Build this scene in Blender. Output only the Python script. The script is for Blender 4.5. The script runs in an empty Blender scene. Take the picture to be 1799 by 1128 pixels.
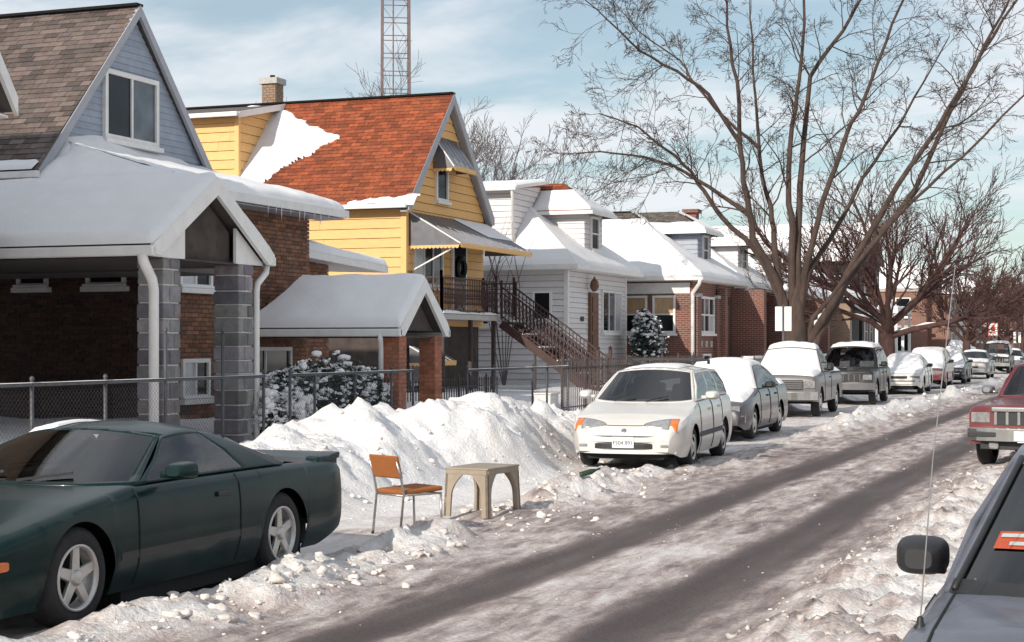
import bpy, bmesh, math, random
import numpy as np
from mathutils import Vector, Matrix

# ------------------------------------------------------------------ camera, world, sun, exposure
scene = bpy.context.scene
COL = scene.collection
YAW = math.radians(20.94)
cam = bpy.data.cameras.new('camera')
cam.lens = 58.03; cam.sensor_width = 36.0; cam.shift_y = 0.0228
cam.clip_start = 0.1; cam.clip_end = 3000
cam_o = bpy.data.objects.new('camera', cam); COL.objects.link(cam_o)
cam_o.location = (0, 0, 1.8); cam_o.rotation_euler = (math.radians(90), 0, YAW)
scene.camera = cam_o

SUN_EL, SUN_AZ = math.radians(27.5), math.radians(194)       # azimuth clockwise from the street direction (+Y)
world = bpy.data.worlds.new('World'); scene.world = world; world.use_nodes = True
wn, wl = world.node_tree.nodes, world.node_tree.links
wn.clear()
w_out = wn.new('ShaderNodeOutputWorld'); w_bg = wn.new('ShaderNodeBackground')
w_sky = wn.new('ShaderNodeTexSky'); w_sky.sky_type = 'NISHITA'; w_sky.sun_disc = False
w_sky.sun_elevation = SUN_EL; w_sky.sun_rotation = SUN_AZ
w_sky.air_density = 1.0; w_sky.dust_density = 0.6; w_sky.ozone_density = 1.6
w_bg.inputs['Strength'].default_value = 0.095
# thin streaky winter cloud over the whole dome
tc = wn.new('ShaderNodeTexCoord'); sep = wn.new('ShaderNodeSeparateXYZ')
wl.new(tc.outputs['Generated'], sep.inputs[0])
mx = wn.new('ShaderNodeMath'); mx.operation = 'ADD'; mx.inputs[1].default_value = 0.16
ab = wn.new('ShaderNodeMath'); ab.operation = 'ABSOLUTE'
wl.new(sep.outputs['Z'], ab.inputs[0]); wl.new(ab.outputs[0], mx.inputs[0])
dx = wn.new('ShaderNodeMath'); dx.operation = 'DIVIDE'; dy = wn.new('ShaderNodeMath'); dy.operation = 'DIVIDE'
wl.new(sep.outputs['X'], dx.inputs[0]); wl.new(mx.outputs[0], dx.inputs[1])
wl.new(sep.outputs['Y'], dy.inputs[0]); wl.new(mx.outputs[0], dy.inputs[1])
cmb = wn.new('ShaderNodeCombineXYZ'); wl.new(dx.outputs[0], cmb.inputs[0]); wl.new(dy.outputs[0], cmb.inputs[1])
mp = wn.new('ShaderNodeMapping'); mp.inputs['Rotation'].default_value = (0, 0, 0.5); mp.inputs['Scale'].default_value = (0.8, 1.25, 1)
mp.inputs['Location'].default_value = (3.1, 1.7, 0)
wl.new(cmb.outputs[0], mp.inputs['Vector'])
cn = wn.new('ShaderNodeTexNoise'); cn.inputs['Scale'].default_value = 1.7; cn.inputs['Detail'].default_value = 6
cn.inputs['Roughness'].default_value = 0.55; cn.inputs['Distortion'].default_value = 0.35
wl.new(mp.outputs[0], cn.inputs['Vector'])
cr = wn.new('ShaderNodeMapRange'); cr.inputs['From Min'].default_value = 0.36; cr.inputs['From Max'].default_value = 0.64
cr.inputs['To Min'].default_value = 0.28; cr.inputs['To Max'].default_value = 0.92
cr.interpolation_type = 'SMOOTHSTEP'
wl.new(cn.outputs['Fac'], cr.inputs['Value'])
cm = wn.new('ShaderNodeMix'); cm.data_type = 'RGBA'
cm.inputs['B'].default_value = (10.2, 10.5, 11.0, 1)
tn = wn.new('ShaderNodeMix'); tn.data_type = 'RGBA'; tn.blend_type = 'MULTIPLY'; tn.inputs['Factor'].default_value = 1
tn.inputs['B'].default_value = (1.0, 1.16, 1.10, 1); wl.new(w_sky.outputs[0], tn.inputs['A'])
wl.new(cr.outputs[0], cm.inputs['Factor']); wl.new(tn.outputs['Result'], cm.inputs['A'])
wl.new(cm.outputs['Result'], w_bg.inputs['Color']); wl.new(w_bg.outputs[0], w_out.inputs['Surface'])

sun = bpy.data.lights.new('sun', 'SUN'); sun.energy = 5.0; sun.angle = math.radians(0.5); sun.color = (1.0, 0.915, 0.80)
sun_o = bpy.data.objects.new('sun', sun); COL.objects.link(sun_o)
sun_dir = Vector((math.sin(SUN_AZ)*math.cos(SUN_EL), math.cos(SUN_AZ)*math.cos(SUN_EL), math.sin(SUN_EL)))
sun_o.rotation_euler = sun_dir.to_track_quat('Z', 'Y').to_euler(); sun_o.location = (-10, -20, 30)
scene.view_settings.view_transform = 'Standard'; scene.view_settings.look = 'None'
scene.view_settings.exposure = -0.12; scene.view_settings.gamma = 1.0
scene.view_settings.use_curve_mapping = False
scene.render.resolution_x = 1024; scene.render.resolution_y = 642

# ------------------------------------------------------------------ helpers
rng = random.Random(7)
Z = Vector((0, 0, 1))

def tag(o, label=None, cat=None, group=None, kind=None):
    if label: o['label'] = label
    if cat: o['category'] = cat
    if group: o['group'] = group
    if kind: o['kind'] = kind
    return o

def thing(name, label, cat, loc=(0, 0, 0), rz=0.0, group=None):
    o = bpy.data.objects.new(name, None); COL.objects.link(o)
    o.location = loc; o.rotation_euler = (0, 0, rz); o.empty_display_size = 0.3
    return tag(o, label, cat, group)

def root_loc(o):
    while o.parent: o = o.parent
    return Vector(o.location)

class MB:
    """collects geometry; build() links it as ONE mesh object"""
    def __init__(s): s.v = []; s.f = []; s.c = []
    def add(s, vs, fs, col=None):
        n = len(s.v); s.v.extend([tuple(p) for p in vs])
        for f in fs: s.f.append([i + n for i in f]); s.c.append(col)
        return s
    def box(s, x0, x1, y0, y1, z0, z1, col=None):
        vs = [(x, y, z) for x in (x0, x1) for y in (y0, y1) for z in (z0, z1)]
        return s.add(vs, [(0,1,3,2), (4,6,7,5), (0,4,5,1), (2,3,7,6), (0,2,6,4), (1,5,7,3)], col)
    def obox(s, c, ax, ay, az, col=None):
        """box around c with half-axis vectors"""
        c = Vector(c); ax = Vector(ax); ay = Vector(ay); az = Vector(az)
        vs = [c + ax*i + ay*j + az*k for i in (-1, 1) for j in (-1, 1) for k in (-1, 1)]
        return s.add(vs, [(0,1,3,2), (4,6,7,5), (0,4,5,1), (2,3,7,6), (0,2,6,4), (1,5,7,3)], col)
    def bar(s, a, b, w, h=None, up=Z, col=None):
        a = Vector(a); b = Vector(b); h = w if h is None else h
        d = (b - a)
        if d.length < 1e-6: return s
        dn = d.normalized(); sd = dn.cross(up)
        if sd.length < 1e-4: sd = dn.cross(Vector((1, 0, 0)))
        sd.normalize(); u = sd.cross(dn)
        return s.obox((a+b)/2, d/2, sd*w/2, u*h/2, col)
    def tube(s, pts, rad, n=8, cap=True, col=None):
        pts = [Vector(p) for p in pts]
        if not isinstance(rad, (list, tuple)): rad = [rad]*len(pts)
        base = len(s.v); prev = None
        for i, p in enumerate(pts):
            t = (pts[min(i+1, len(pts)-1)] - pts[max(i-1, 0)]).normalized()
            if prev is None:
                sd = t.cross(Z)
                if sd.length < 0.05: sd = t.cross(Vector((1, 0, 0)))
            else:
                sd = prev - t*prev.dot(t)
            sd.normalize(); prev = sd; u = t.cross(sd)
            for k in range(n):
                a = 2*math.pi*k/n
                s.v.append(tuple(p + (sd*math.cos(a) + u*math.sin(a))*rad[i]))
        for i in range(len(pts)-1):
            for k in range(n):
                a = base+i*n+k; b = base+i*n+(k+1) % n
                s.f.append([a, b, b+n, a+n]); s.c.append(col)
        if cap:
            s.f.append([base+k for k in range(n)][::-1]); s.c.append(col)
            s.f.append([base+(len(pts)-1)*n+k for k in range(n)]); s.c.append(col)
        return s
    def prism(s, poly, vec, col=None):
        n = len(poly); vec = Vector(vec)
        vs = [Vector(p) for p in poly] + [Vector(p)+vec for p in poly]
        fs = [list(range(n))[::-1], list(range(n, 2*n))] + [[i, (i+1) % n, n+(i+1) % n, n+i] for i in range(n)]
        return s.add(vs, fs, col)
    def grid(s, P, col=None, flip=False):
        nu, nv = len(P), len(P[0])
        vs = [P[i][j] for i in range(nu) for j in range(nv)]
        fs = []
        for i in range(nu-1):
            for j in range(nv-1):
                q = [i*nv+j, (i+1)*nv+j, (i+1)*nv+j+1, i*nv+j+1]
                fs.append(q[::-1] if flip else q)
        return s.add(vs, fs, col)
    def lathe(s, prof, c, axis, n=24, col=None):
        """prof: list of (radius, offset along axis)"""
        axis = Vector(axis).normalized(); c = Vector(c)
        e1 = axis.cross(Z)
        if e1.length < 0.1: e1 = axis.cross(Vector((1, 0, 0)))
        e1.normalize(); e2 = axis.cross(e1); base = len(s.v); m = len(prof)
        for k in range(n):
            a = 2*math.pi*k/n; d = e1*math.cos(a)+e2*math.sin(a)
            for r, o in prof: s.v.append(tuple(c + d*r + axis*o))
        for k in range(n):
            for j in range(m-1):
                a = base+k*m+j; b = base+((k+1) % n)*m+j
                s.f.append([a, b, b+1, a+1]); s.c.append(col)
        return s
    def build(s, name, mat, parent=None, smooth=False, bevel=0, world=True, fix=True, segs=2, kind=None):
        me = bpy.data.meshes.new(name)
        if parent is not None and world:
            L = root_loc(parent)
            vv = [(x-L.x, y-L.y, z-L.z) for x, y, z in s.v]
        else: vv = s.v
        me.from_pydata(vv, [], s.f); me.update()
        if fix:
            bm = bmesh.new(); bm.from_mesh(me)
            bmesh.ops.recalc_face_normals(bm, faces=bm.faces); bm.to_mesh(me); bm.free()
        if any(c is not None for c in s.c):
            ca = me.color_attributes.new('tint', 'FLOAT_COLOR', 'CORNER')
            arr = np.ones((len(me.loops), 4), np.float32)
            for p in me.polygons:
                c = s.c[p.index]
                if c is not None: arr[p.loop_start:p.loop_start+p.loop_total, :3] = c
            ca.data.foreach_set('color', arr.ravel())
        me.materials.append(M[mat] if isinstance(mat, str) else mat)
        if smooth: me.polygons.foreach_set('use_smooth', [True]*len(me.polygons))
        o = bpy.data.objects.new(name, me); COL.objects.link(o)
        if parent is not None: o.parent = parent
        if bevel:
            b = o.modifiers.new('bevel', 'BEVEL'); b.width = bevel; b.segments = segs; b.limit_method = 'ANGLE'; b.angle_limit = 0.6
        if kind: o['kind'] = kind
        return o

# ---- frames on walls and roof planes: (origin, u, v, n)
def front(X): return (Vector((X, 0, 0)), Vector((0, 1, 0)), Z.copy(), Vector((1, 0, 0)))
def near(Y): return (Vector((0, Y, 0)), Vector((1, 0, 0)), Z.copy(), Vector((0, -1, 0)))
def far_side(Y): return (Vector((0, Y, 0)), Vector((-1, 0, 0)), Z.copy(), Vector((0, 1, 0)))
def slope_near(Y0, z0, Y1, z1):
    v = Vector((0, Y1-Y0, z1-z0)); L = v.length; v.normalize()
    return (Vector((0, Y0, z0)), Vector((1, 0, 0)), v, Vector((0, -v.z, v.y))), L
def slope_front(X0, z0, X1, z1):
    v = Vector((X1-X0, 0, z1-z0)); L = v.length; v.normalize()
    return (Vector((X0, 0, z0)), Vector((0, 1, 0)), v, Vector((v.z, 0, -v.x))), L
def P(F, u, v, o=0.0): return F[0] + F[1]*u + F[2]*v + F[3]*o

def clip(poly, a, b, c):
    """keep a*u+b*v<=c"""
    out = []
    for i in range(len(poly)):
        p, q = poly[i], poly[(i+1) % len(poly)]
        dp, dq = a*p[0]+b*p[1]-c, a*q[0]+b*q[1]-c
        if dp <= 0: out.append(p)
        if dp*dq < 0:
            t = dp/(dp-dq); out.append((p[0]+(q[0]-p[0])*t, p[1]+(q[1]-p[1])*t))
    return out

def courses(F, poly, exp, tb, tt, piece=None, gap=0.006, seed=1, tint=0.1, vgap=0.0, hue=0.0):
    """lapped boards, shingles or bricks filling a convex polygon on a plane; returns [(verts, faces, colour)]"""
    r = random.Random(seed); out = []
    v0 = min(p[1] for p in poly); v1 = max(p[1] for p in poly); k = 0
    while v0 + k*exp < v1 - 0.01:
        a, b = v0+k*exp, v0+(k+1)*exp-vgap
        s = clip(clip(poly, 0, -1, -a), 0, 1, b)
        if len(s) >= 3:
            u0 = min(p[0] for p in s); u1 = max(p[0] for p in s)
            cuts = [u0]
            if piece:
                x = u0 - (piece*0.5 if k % 2 else 0) - r.random()*piece*0.12
                while x < u1:
                    x += piece*(1 + r.uniform(-.04, .04)) if piece < 1 else piece*r.uniform(.7, 1.2)
                    if u0+0.02 < x < u1-0.02: cuts.append(x)
            cuts.append(u1)
            for i in range(len(cuts)-1):
                q = s
                if piece:
                    q = clip(clip(s, -1, 0, -(cuts[i]+gap/2)), 1, 0, cuts[i+1]-gap/2)
                if len(q) < 3: continue
                jo = r.uniform(-.25, .25)*min(tb, 0.01)
                fr = [P(F, p[0], p[1], jo + tb+(tt-tb)*(p[1]-a)/max(b-a, 1e-6)) for p in q]
                bk = [P(F, p[0], p[1], -0.004) for p in q]
                n = len(q)
                fs = [list(range(n))] + [[j, n+j, n+(j+1) % n, (j+1) % n] for j in range(n)]
                g = 1 + r.uniform(-tint, tint)
                c = (g*(1+r.uniform(-hue, hue)), g, g*(1+r.uniform(-hue, hue)))
                out.append((fr+bk, fs, c))
        k += 1
    return out

def pieces_join(pcs, name, mat, parent, kind='stuff'):
    m = MB()
    for v, f, c in pcs: m.add(v, f, c)
    return m.build(name, mat, parent, fix=False, kind=kind)

def pieces_objects(pcs, name, mat, parent):
    for v, f, c in pcs:
        m = MB(); m.add(v, f, c); m.build(name, mat, parent, fix=False)

def rect(u0, u1, v0, v1): return [(u0, v0), (u1, v0), (u1, v1), (u0, v1)]

def fbox(mb, F, u0, u1, v0, v1, o0, o1, col=None):
    vs = [P(F, u, v, o) for u in (u0, u1) for v in (v0, v1) for o in (o0, o1)]
    mb.add(vs, [(0,1,3,2), (4,6,7,5), (0,4,5,1), (2,3,7,6), (0,2,6,4), (1,5,7,3)], col); return mb

def window(parent, F, u0, u1, v0, v1, fw=0.07, cols=1, rows=1, fmat='white_trim', pane='glass', sill=True, base=0.02, proud=0.05, sill_snow=0):
    m = MB(); o0, o1 = base-0.03, base+proud
    fbox(m, F, u0, u1, v1-fw, v1, o0, o1); fbox(m, F, u0, u1, v0, v0+fw, o0, o1)
    fbox(m, F, u0, u0+fw, v0+fw, v1-fw, o0, o1); fbox(m, F, u1-fw, u1, v0+fw, v1-fw, o0, o1)
    iu0, iu1, iv0, iv1 = u0+fw, u1-fw, v0+fw, v1-fw
    mw = fw*0.6
    for i in range(1, cols):
        x = iu0+(iu1-iu0)*i/cols; fbox(m, F, x-mw/2, x+mw/2, iv0, iv1, o0, o1-0.012)
    for j in range(1, rows):
        y = iv0+(iv1-iv0)*j/rows; fbox(m, F, iu0, iu1, y-mw/2, y+mw/2, o0, o1-0.015)
    w = m.build('window', fmat, parent)
    for i in range(cols):
        for j in range(rows):
            p = MB(); a0 = iu0+(iu1-iu0)*i/cols; a1 = iu0+(iu1-iu0)*(i+1)/cols
            b0 = iv0+(iv1-iv0)*j/rows; b1 = iv0+(iv1-iv0)*(j+1)/rows
            pm = pane if isinstance(pane, str) else pane[(i+j*cols) % len(pane)]
            fbox(p, F, a0, a1, b0, b1, o0-0.002, base+0.004); p.build('pane', pm, w)
    if sill:
        s = MB(); fbox(s, F, u0-0.06, u1+0.06, v0-0.09, v0-0.003, base-0.02, base+proud+0.07); s.build('sill', fmat, w)
        if sill_snow:
            s = MB(); fbox(s, F, u0-0.04, u1+0.04, v0, v0+sill_snow, base+proud+0.002, base+proud+0.06); s.build('snow', 'snow', w, bevel=0.02)
    return w

# ---- numpy gradient noise
def _grad(ix, iy, seed):
    h = (ix*374761393 + iy*668265263 + seed*974634777) & 0xffffffff
    h = ((h ^ (h >> 13))*1274126177) & 0xffffffff
    a = (h & 0xffff)/65536.0*2*np.pi
    return np.cos(a), np.sin(a)
def pnoise(x, y, seed=0):
    x = np.asarray(x, float); y = np.asarray(y, float)
    ix = np.floor(x).astype(np.int64); iy = np.floor(y).astype(np.int64)
    fx = x-ix; fy = y-iy; u = fx*fx*fx*(fx*(fx*6-15)+10); v = fy*fy*fy*(fy*(fy*6-15)+10)
    r = []
    for j in (0, 1):
        for i in (0, 1):
            gx, gy = _grad(ix+i, iy+j, seed); r.append(gx*(fx-i)+gy*(fy-j))
    return (r[0]*(1-u)+r[1]*u)*(1-v) + (r[2]*(1-u)+r[3]*u)*v
def fbm(x, y, seed=0, oct=4, gain=0.5):
    s = 0; a = 1.0; f = 1.0
    for o in range(oct):
        s = s + a*pnoise(np.asarray(x)*f, np.asarray(y)*f, seed+o*17); a *= gain; f *= 2.03
    return s

def snow_grid(G, t, name, parent, mat='snow', edge=0.14, noise=0.25, seed=0, world=True, rim=(1, 1, 1, 1), vert=True):
    """a blanket of snow lying on a grid of points: rounded at the rim, a little uneven on top"""
    A = np.array([[tuple(p) for p in row] for row in G], float); nu, nv = A.shape[:2]
    du = np.gradient(A, axis=0); dv = np.gradient(A, axis=1)
    N = np.cross(du, dv); L = np.linalg.norm(N, axis=2, keepdims=True); N = N/np.maximum(L, 1e-9)
    if N[..., 2].mean() < 0: N = -N
    B = A.copy()
    lu = np.linalg.norm(np.diff(A, axis=0), axis=2); lv = np.linalg.norm(np.diff(A, axis=1), axis=2)
    cu = np.vstack([np.zeros((1, nv)), np.cumsum(lu, 0)]); cv = np.hstack([np.zeros((nu, 1)), np.cumsum(lv, 1)])
    far = np.full(cu.shape, 9.0); d = far
    for f, q in zip(rim, (cu, cu[-1:]-cu, cv, cv[:, -1:]-cv)):
        if f: d = np.minimum(d, q)
    if vert: N = np.zeros_like(N); N[..., 2] = 1
    k = np.clip(d/edge, 0, 1); prof = np.sqrt(np.clip(1-(1-k)**2, 0, 1))
    nz = fbm(A[..., 0]*1.3+A[..., 2], A[..., 1]*1.3+A[..., 2]*0.7, seed, 5, .6)*1.25
    h = t*prof*(1+noise*nz)
    B = A + N*h[..., None] + N*0.004
    m = MB(); m.grid([[B[i, j] for j in range(nv)] for i in range(nu)])
    o = m.build(name, mat, parent, smooth=True, world=world)
    return o

def bilin(p00, p10, p11, p01, nu, nv):
    p00, p10, p11, p01 = map(Vector, (p00, p10, p11, p01)); G = []
    def ss(n):   # denser near the rims
        t = np.linspace(0, 1, n); return t - 0.12*np.sin(2*np.pi*t)/1.0*0.9
    for u in ss(nu):
        G.append([(p00*(1-u)+p10*u)*(1-v)+(p01*(1-u)+p11*u)*v for v in ss(nv)])
    return G

def snow_quad(p00, p10, p11, p01, t, parent, nu=28, nv=20, **k):
    return snow_grid(bilin(p00, p10, p11, p01, nu, nv), t, k.pop('name', 'snow_cover'), parent, **k)

def snow_patch(F, poly, t, parent, res=0.07, seed=0, rag=0.12, name='snow_patch', edge=0.2):
    """a patch of snow of any outline on a plane, ragged rim"""
    us = [p[0] for p in poly]; vs = [p[1] for p in poly]
    U = np.arange(min(us)-.2, max(us)+.2, res); V = np.arange(min(vs)-.2, max(vs)+.2, res)
    UU, VV = np.meshgrid(U, V, indexing='ij')
    inside = np.zeros(UU.shape, bool); dist = np.full(UU.shape, 1e9); n = len(poly)
    for i in range(n):
        (x0, y0), (x1, y1) = poly[i], poly[(i+1) % n]
        cond = ((y0 > VV) != (y1 > VV))
        with np.errstate(divide='ignore', invalid='ignore'):
            xi = (x1-x0)*(VV-y0)/((y1-y0) if y1 != y0 else 1e-9)+x0
        inside ^= cond & (UU < xi)
        ex, ey = x1-x0, y1-y0; L2 = ex*ex+ey*ey
        tt = np.clip(((UU-x0)*ex+(VV-y0)*ey)/max(L2, 1e-9), 0, 1)
        dist = np.minimum(dist, np.hypot(UU-x0-tt*ex, VV-y0-tt*ey))
    sd = np.where(inside, dist, -dist) + rag*fbm(UU*2.2, VV*2.2, seed, 4, .6)*1.2
    k = np.clip(sd/edge, 0, 1); h = t*np.sqrt(np.clip(1-(1-k)**2, 0, 1))*(1+.2*fbm(UU*1.5, VV*1.5, seed+5, 3)) - 0.012*(sd <= 0)
    keep = sd > -res*1.2
    O, eu, ev, en = [np.array(a) for a in F]
    PT = O + UU[..., None]*eu + VV[..., None]*ev + (h[..., None]+0.012)*en
    idx = -np.ones(UU.shape, int); idx[keep] = np.arange(keep.sum())
    m = MB(); fs = []
    for i in range(len(U)-1):
        for j in range(len(V)-1):
            q = (idx[i, j], idx[i+1, j], idx[i+1, j+1], idx[i, j+1])
            if min(q) >= 0: fs.append(q)
    m.add(PT[keep], fs)
    return m.build(name, 'snow', parent, smooth=True, fix=False)
# ------------------------------------------------------------------ materials (procedural)
M = {}
def mat(name, col, rough=0.6, var=0.12, scale=6.0, bump=0.0, bscale=40.0, metal=0.0, tint=False, coat=0.0, spec=0.5, sss=0.0,
        stretch=(1, 1, 1), col2=None, var2=0.0, s2=0.6, shade2=None):
    m = bpy.data.materials.new(name); m.use_nodes = True; nt = m.node_tree; n, l = nt.nodes, nt.links
    b = n['Principled BSDF']
    b.inputs['Roughness'].default_value = rough; b.inputs['Metallic'].default_value = metal
    b.inputs['Specular IOR Level'].default_value = spec; b.inputs['Coat Weight'].default_value = coat
    b.inputs['Coat Roughness'].default_value = 0.06
    if sss:
        b.inputs['Subsurface Weight'].default_value = sss; b.inputs['Subsurface Radius'].default_value = (0.04, 0.045, 0.05)
        b.inputs['Subsurface Scale'].default_value = 0.6
    t = n.new('ShaderNodeTexCoord'); mp = n.new('ShaderNodeMapping'); mp.inputs['Scale'].default_value = stretch
    l.new(t.outputs['Object'], mp.inputs['Vector'])
    nz = n.new('ShaderNodeTexNoise'); nz.inputs['Scale'].default_value = scale; nz.inputs['Detail'].default_value = 6
    nz.inputs['Roughness'].default_value = 0.6
    l.new(mp.outputs[0], nz.inputs['Vector'])
    rp = n.new('ShaderNodeMapRange'); rp.inputs['From Min'].default_value = 0.28; rp.inputs['From Max'].default_value = 0.72
    l.new(nz.outputs['Fac'], rp.inputs['Value'])
    mxn = n.new('ShaderNodeMix'); mxn.data_type = 'RGBA'
    c = Vector(col); lo = c*(1-var); hi = (Vector(col2) if col2 else c*(1+var))
    mxn.inputs['A'].default_value = (*lo, 1); mxn.inputs['B'].default_value = (*hi, 1)
    l.new(rp.outputs[0], mxn.inputs['Factor']); out = mxn.outputs['Result']
    if var2:
        nz2 = n.new('ShaderNodeTexNoise'); nz2.inputs['Scale'].default_value = s2; nz2.inputs['Detail'].default_value = 4
        l.new(t.outputs['Object'], nz2.inputs['Vector'])
        r2 = n.new('ShaderNodeMapRange'); r2.inputs['From Min'].default_value = .42; r2.inputs['From Max'].default_value = .68
        r2.inputs['To Max'].default_value = var2
        l.new(nz2.outputs['Fac'], r2.inputs['Value'])
        m2 = n.new('ShaderNodeMix'); m2.data_type = 'RGBA'; l.new(out, m2.inputs['A']); l.new(r2.outputs[0], m2.inputs['Factor'])
        m2.inputs['B'].default_value = (*(shade2 or lo*.6), 1); out = m2.outputs['Result']
    if tint:
        at = n.new('ShaderNodeAttribute'); at.attribute_name = 'tint'
        mu = n.new('ShaderNodeMix'); mu.data_type = 'RGBA'; mu.blend_type = 'MULTIPLY'; mu.inputs['Factor'].default_value = 1
        l.new(out, mu.inputs['A']); l.new(at.outputs['Color'], mu.inputs['B']); out = mu.outputs['Result']
    l.new(out, b.inputs['Base Color'])
    if bump:
        bz = n.new('ShaderNodeTexNoise'); bz.inputs['Scale'].default_value = bscale; bz.inputs['Detail'].default_value = 5
        l.new(mp.outputs[0], bz.inputs['Vector'])
        bp = n.new('ShaderNodeBump'); bp.inputs['Strength'].default_value = bump; bp.inputs['Distance'].default_value = 0.02
        l.new(bz.outputs['Fac'], bp.inputs['Height']); l.new(bp.outputs[0], b.inputs['Normal'])
    M[name] = m; return m

def brick_mat(name, c1, c2, mortar, sx=1.0):
    m = bpy.data.materials.new(name); m.use_nodes = True; nt = m.node_tree; n, l = nt.nodes, nt.links
    b = n['Principled BSDF']; b.inputs['Roughness'].default_value = 0.85
    t = n.new('ShaderNodeTexCoord'); s = n.new('ShaderNodeSeparateXYZ'); l.new(t.outputs['Object'], s.inputs[0])
    a = n.new('ShaderNodeMath'); a.operation = 'ADD'; l.new(s.outputs['X'], a.inputs[0]); l.new(s.outputs['Y'], a.inputs[1])
    c = n.new('ShaderNodeCombineXYZ'); l.new(a.outputs[0], c.inputs[0]); l.new(s.outputs['Z'], c.inputs[1])
    br = n.new('ShaderNodeTexBrick'); br.inputs['Scale'].default_value = 1.0/sx
    br.inputs['Brick Width'].default_value = 0.22; br.inputs['Row Height'].default_value = 0.076; br.inputs['Mortar Size'].default_value = 0.008
    br.inputs['Color1'].default_value = (*c1, 1); br.inputs['Color2'].default_value = (*c2, 1); br.inputs['Mortar'].default_value = (*mortar, 1)
    l.new(c.outputs[0], br.inputs['Vector'])
    nz = n.new('ShaderNodeTexNoise'); nz.inputs['Scale'].default_value = 1.2; nz.inputs['Detail'].default_value = 5
    l.new(t.outputs['Object'], nz.inputs['Vector'])
    mr = n.new('ShaderNodeMapRange'); mr.inputs['To Min'].default_value = .7; mr.inputs['To Max'].default_value = 1.25; l.new(nz.outputs['Fac'], mr.inputs['Value'])
    mu = n.new('ShaderNodeMix'); mu.data_type = 'RGBA'; mu.blend_type = 'MULTIPLY'; mu.inputs['Factor'].default_value = 1
    l.new(br.outputs['Color'], mu.inputs['A']); l.new(mr.outputs[0], mu.inputs['B']); l.new(mu.outputs['Result'], b.inputs['Base Color'])
    bp = n.new('ShaderNodeBump'); bp.inputs['Strength'].default_value = .5; bp.inputs['Distance'].default_value = .01; bp.invert = True
    l.new(br.outputs['Fac'], bp.inputs['Height']); l.new(bp.outputs[0], b.inputs['Normal'])
    M[name] = m

def glass_mat(name, tint=(0.75, 0.8, 0.8), refl=1.0, rough=0.02):
    m = bpy.data.materials.new(name); m.use_nodes = True; nt = m.node_tree; n, l = nt.nodes, nt.links
    n.remove(n['Principled BSDF']); o = n['Material Output']
    tr = n.new('ShaderNodeBsdfTransparent'); tr.inputs[0].default_value = (*tint, 1)
    gl = n.new('ShaderNodeBsdfGlossy'); gl.inputs['Roughness'].default_value = rough
    fr = n.new('ShaderNodeFresnel'); fr.inputs[0].default_value = 1.85
    mxs = n.new('ShaderNodeMixShader'); l.new(fr.outputs[0], mxs.inputs[0]); l.new(tr.outputs[0], mxs.inputs[1]); l.new(gl.outputs[0], mxs.inputs[2])
    l.new(mxs.outputs[0], o.inputs['Surface']); M[name] = m

def ground_mat(name):
    """snow that goes from clean to grey slush to wet packed tyre tracks by the stored 'dirt' value"""
    m = bpy.data.materials.new(name); m.use_nodes = True; nt = m.node_tree; n, l = nt.nodes, nt.links
    b = n['Principled BSDF']
    at = n.new('ShaderNodeAttribute'); at.attribute_name = 'dirt'
    t = n.new('ShaderNodeTexCoord'); mp = n.new('ShaderNodeMapping'); mp.inputs['Scale'].default_value = (1.9, 0.42, 1)
    l.new(t.outputs['Object'], mp.inputs['Vector'])
    n1 = n.new('ShaderNodeTexNoise'); n1.inputs['Scale'].default_value = 3.2; n1.inputs['Detail'].default_value = 9; n1.inputs['Roughness'].default_value = .68
    l.new(mp.outputs[0], n1.inputs['Vector'])
    sb = n.new('ShaderNodeMath'); sb.operation = 'SUBTRACT'; sb.inputs[1].default_value = 0.5; l.new(n1.outputs['Fac'], sb.inputs[0])
    # the noise bites where the ground is part dirty
    pk = n.new('ShaderNodeMath'); pk.operation = 'PINGPONG'; pk.inputs[1].default_value = 0.5; l.new(at.outputs['Fac'], pk.inputs[0])
    ml = n.new('ShaderNodeMath'); ml.operation = 'MULTIPLY'; l.new(sb.outputs[0], ml.inputs[0]); l.new(pk.outputs[0], ml.inputs[1])
    m3 = n.new('ShaderNodeMath'); m3.operation = 'MULTIPLY_ADD'; m3.inputs[1].default_value = 3.4; l.new(ml.outputs[0], m3.inputs[0]); l.new(at.outputs['Fac'], m3.inputs[2])
    rp = n.new('ShaderNodeValToRGB'); e = rp.color_ramp.elements
    e[0].position = 0.0; e[0].color = (0.80, 0.79, 0.80, 1)
    e[1].position = 1.0; e[1].color = (0.085, 0.067, 0.066, 1)
    for p, c in ((0.2, (0.70, 0.675, 0.66)), (0.42, (0.50, 0.435, 0.415)), (0.62, (0.30, 0.245, 0.232)), (0.8, (0.155, 0.126, 0.122))):
        k = rp.color_ramp.elements.new(p); k.color = (*c, 1)
    l.new(m3.outputs[0], rp.inputs['Fac']); l.new(rp.outputs['Color'], b.inputs['Base Color'])
    b.inputs['Roughness'].default_value = 0.72; b.inputs['Specular IOR Level'].default_value = 0.3
    n2 = n.new('ShaderNodeTexNoise'); n2.inputs['Scale'].default_value = 22; n2.inputs['Detail'].default_value = 6; n2.inputs['Roughness'].default_value = .65
    l.new(t.outputs['Object'], n2.inputs['Vector'])
    bp = n.new('ShaderNodeBump'); bp.inputs['Strength'].default_value = .7; bp.inputs['Distance'].default_value = .045
    l.new(n2.outputs['Fac'], bp.inputs['Height']); l.new(bp.outputs[0], b.inputs['Normal'])
    M[name] = m

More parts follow.
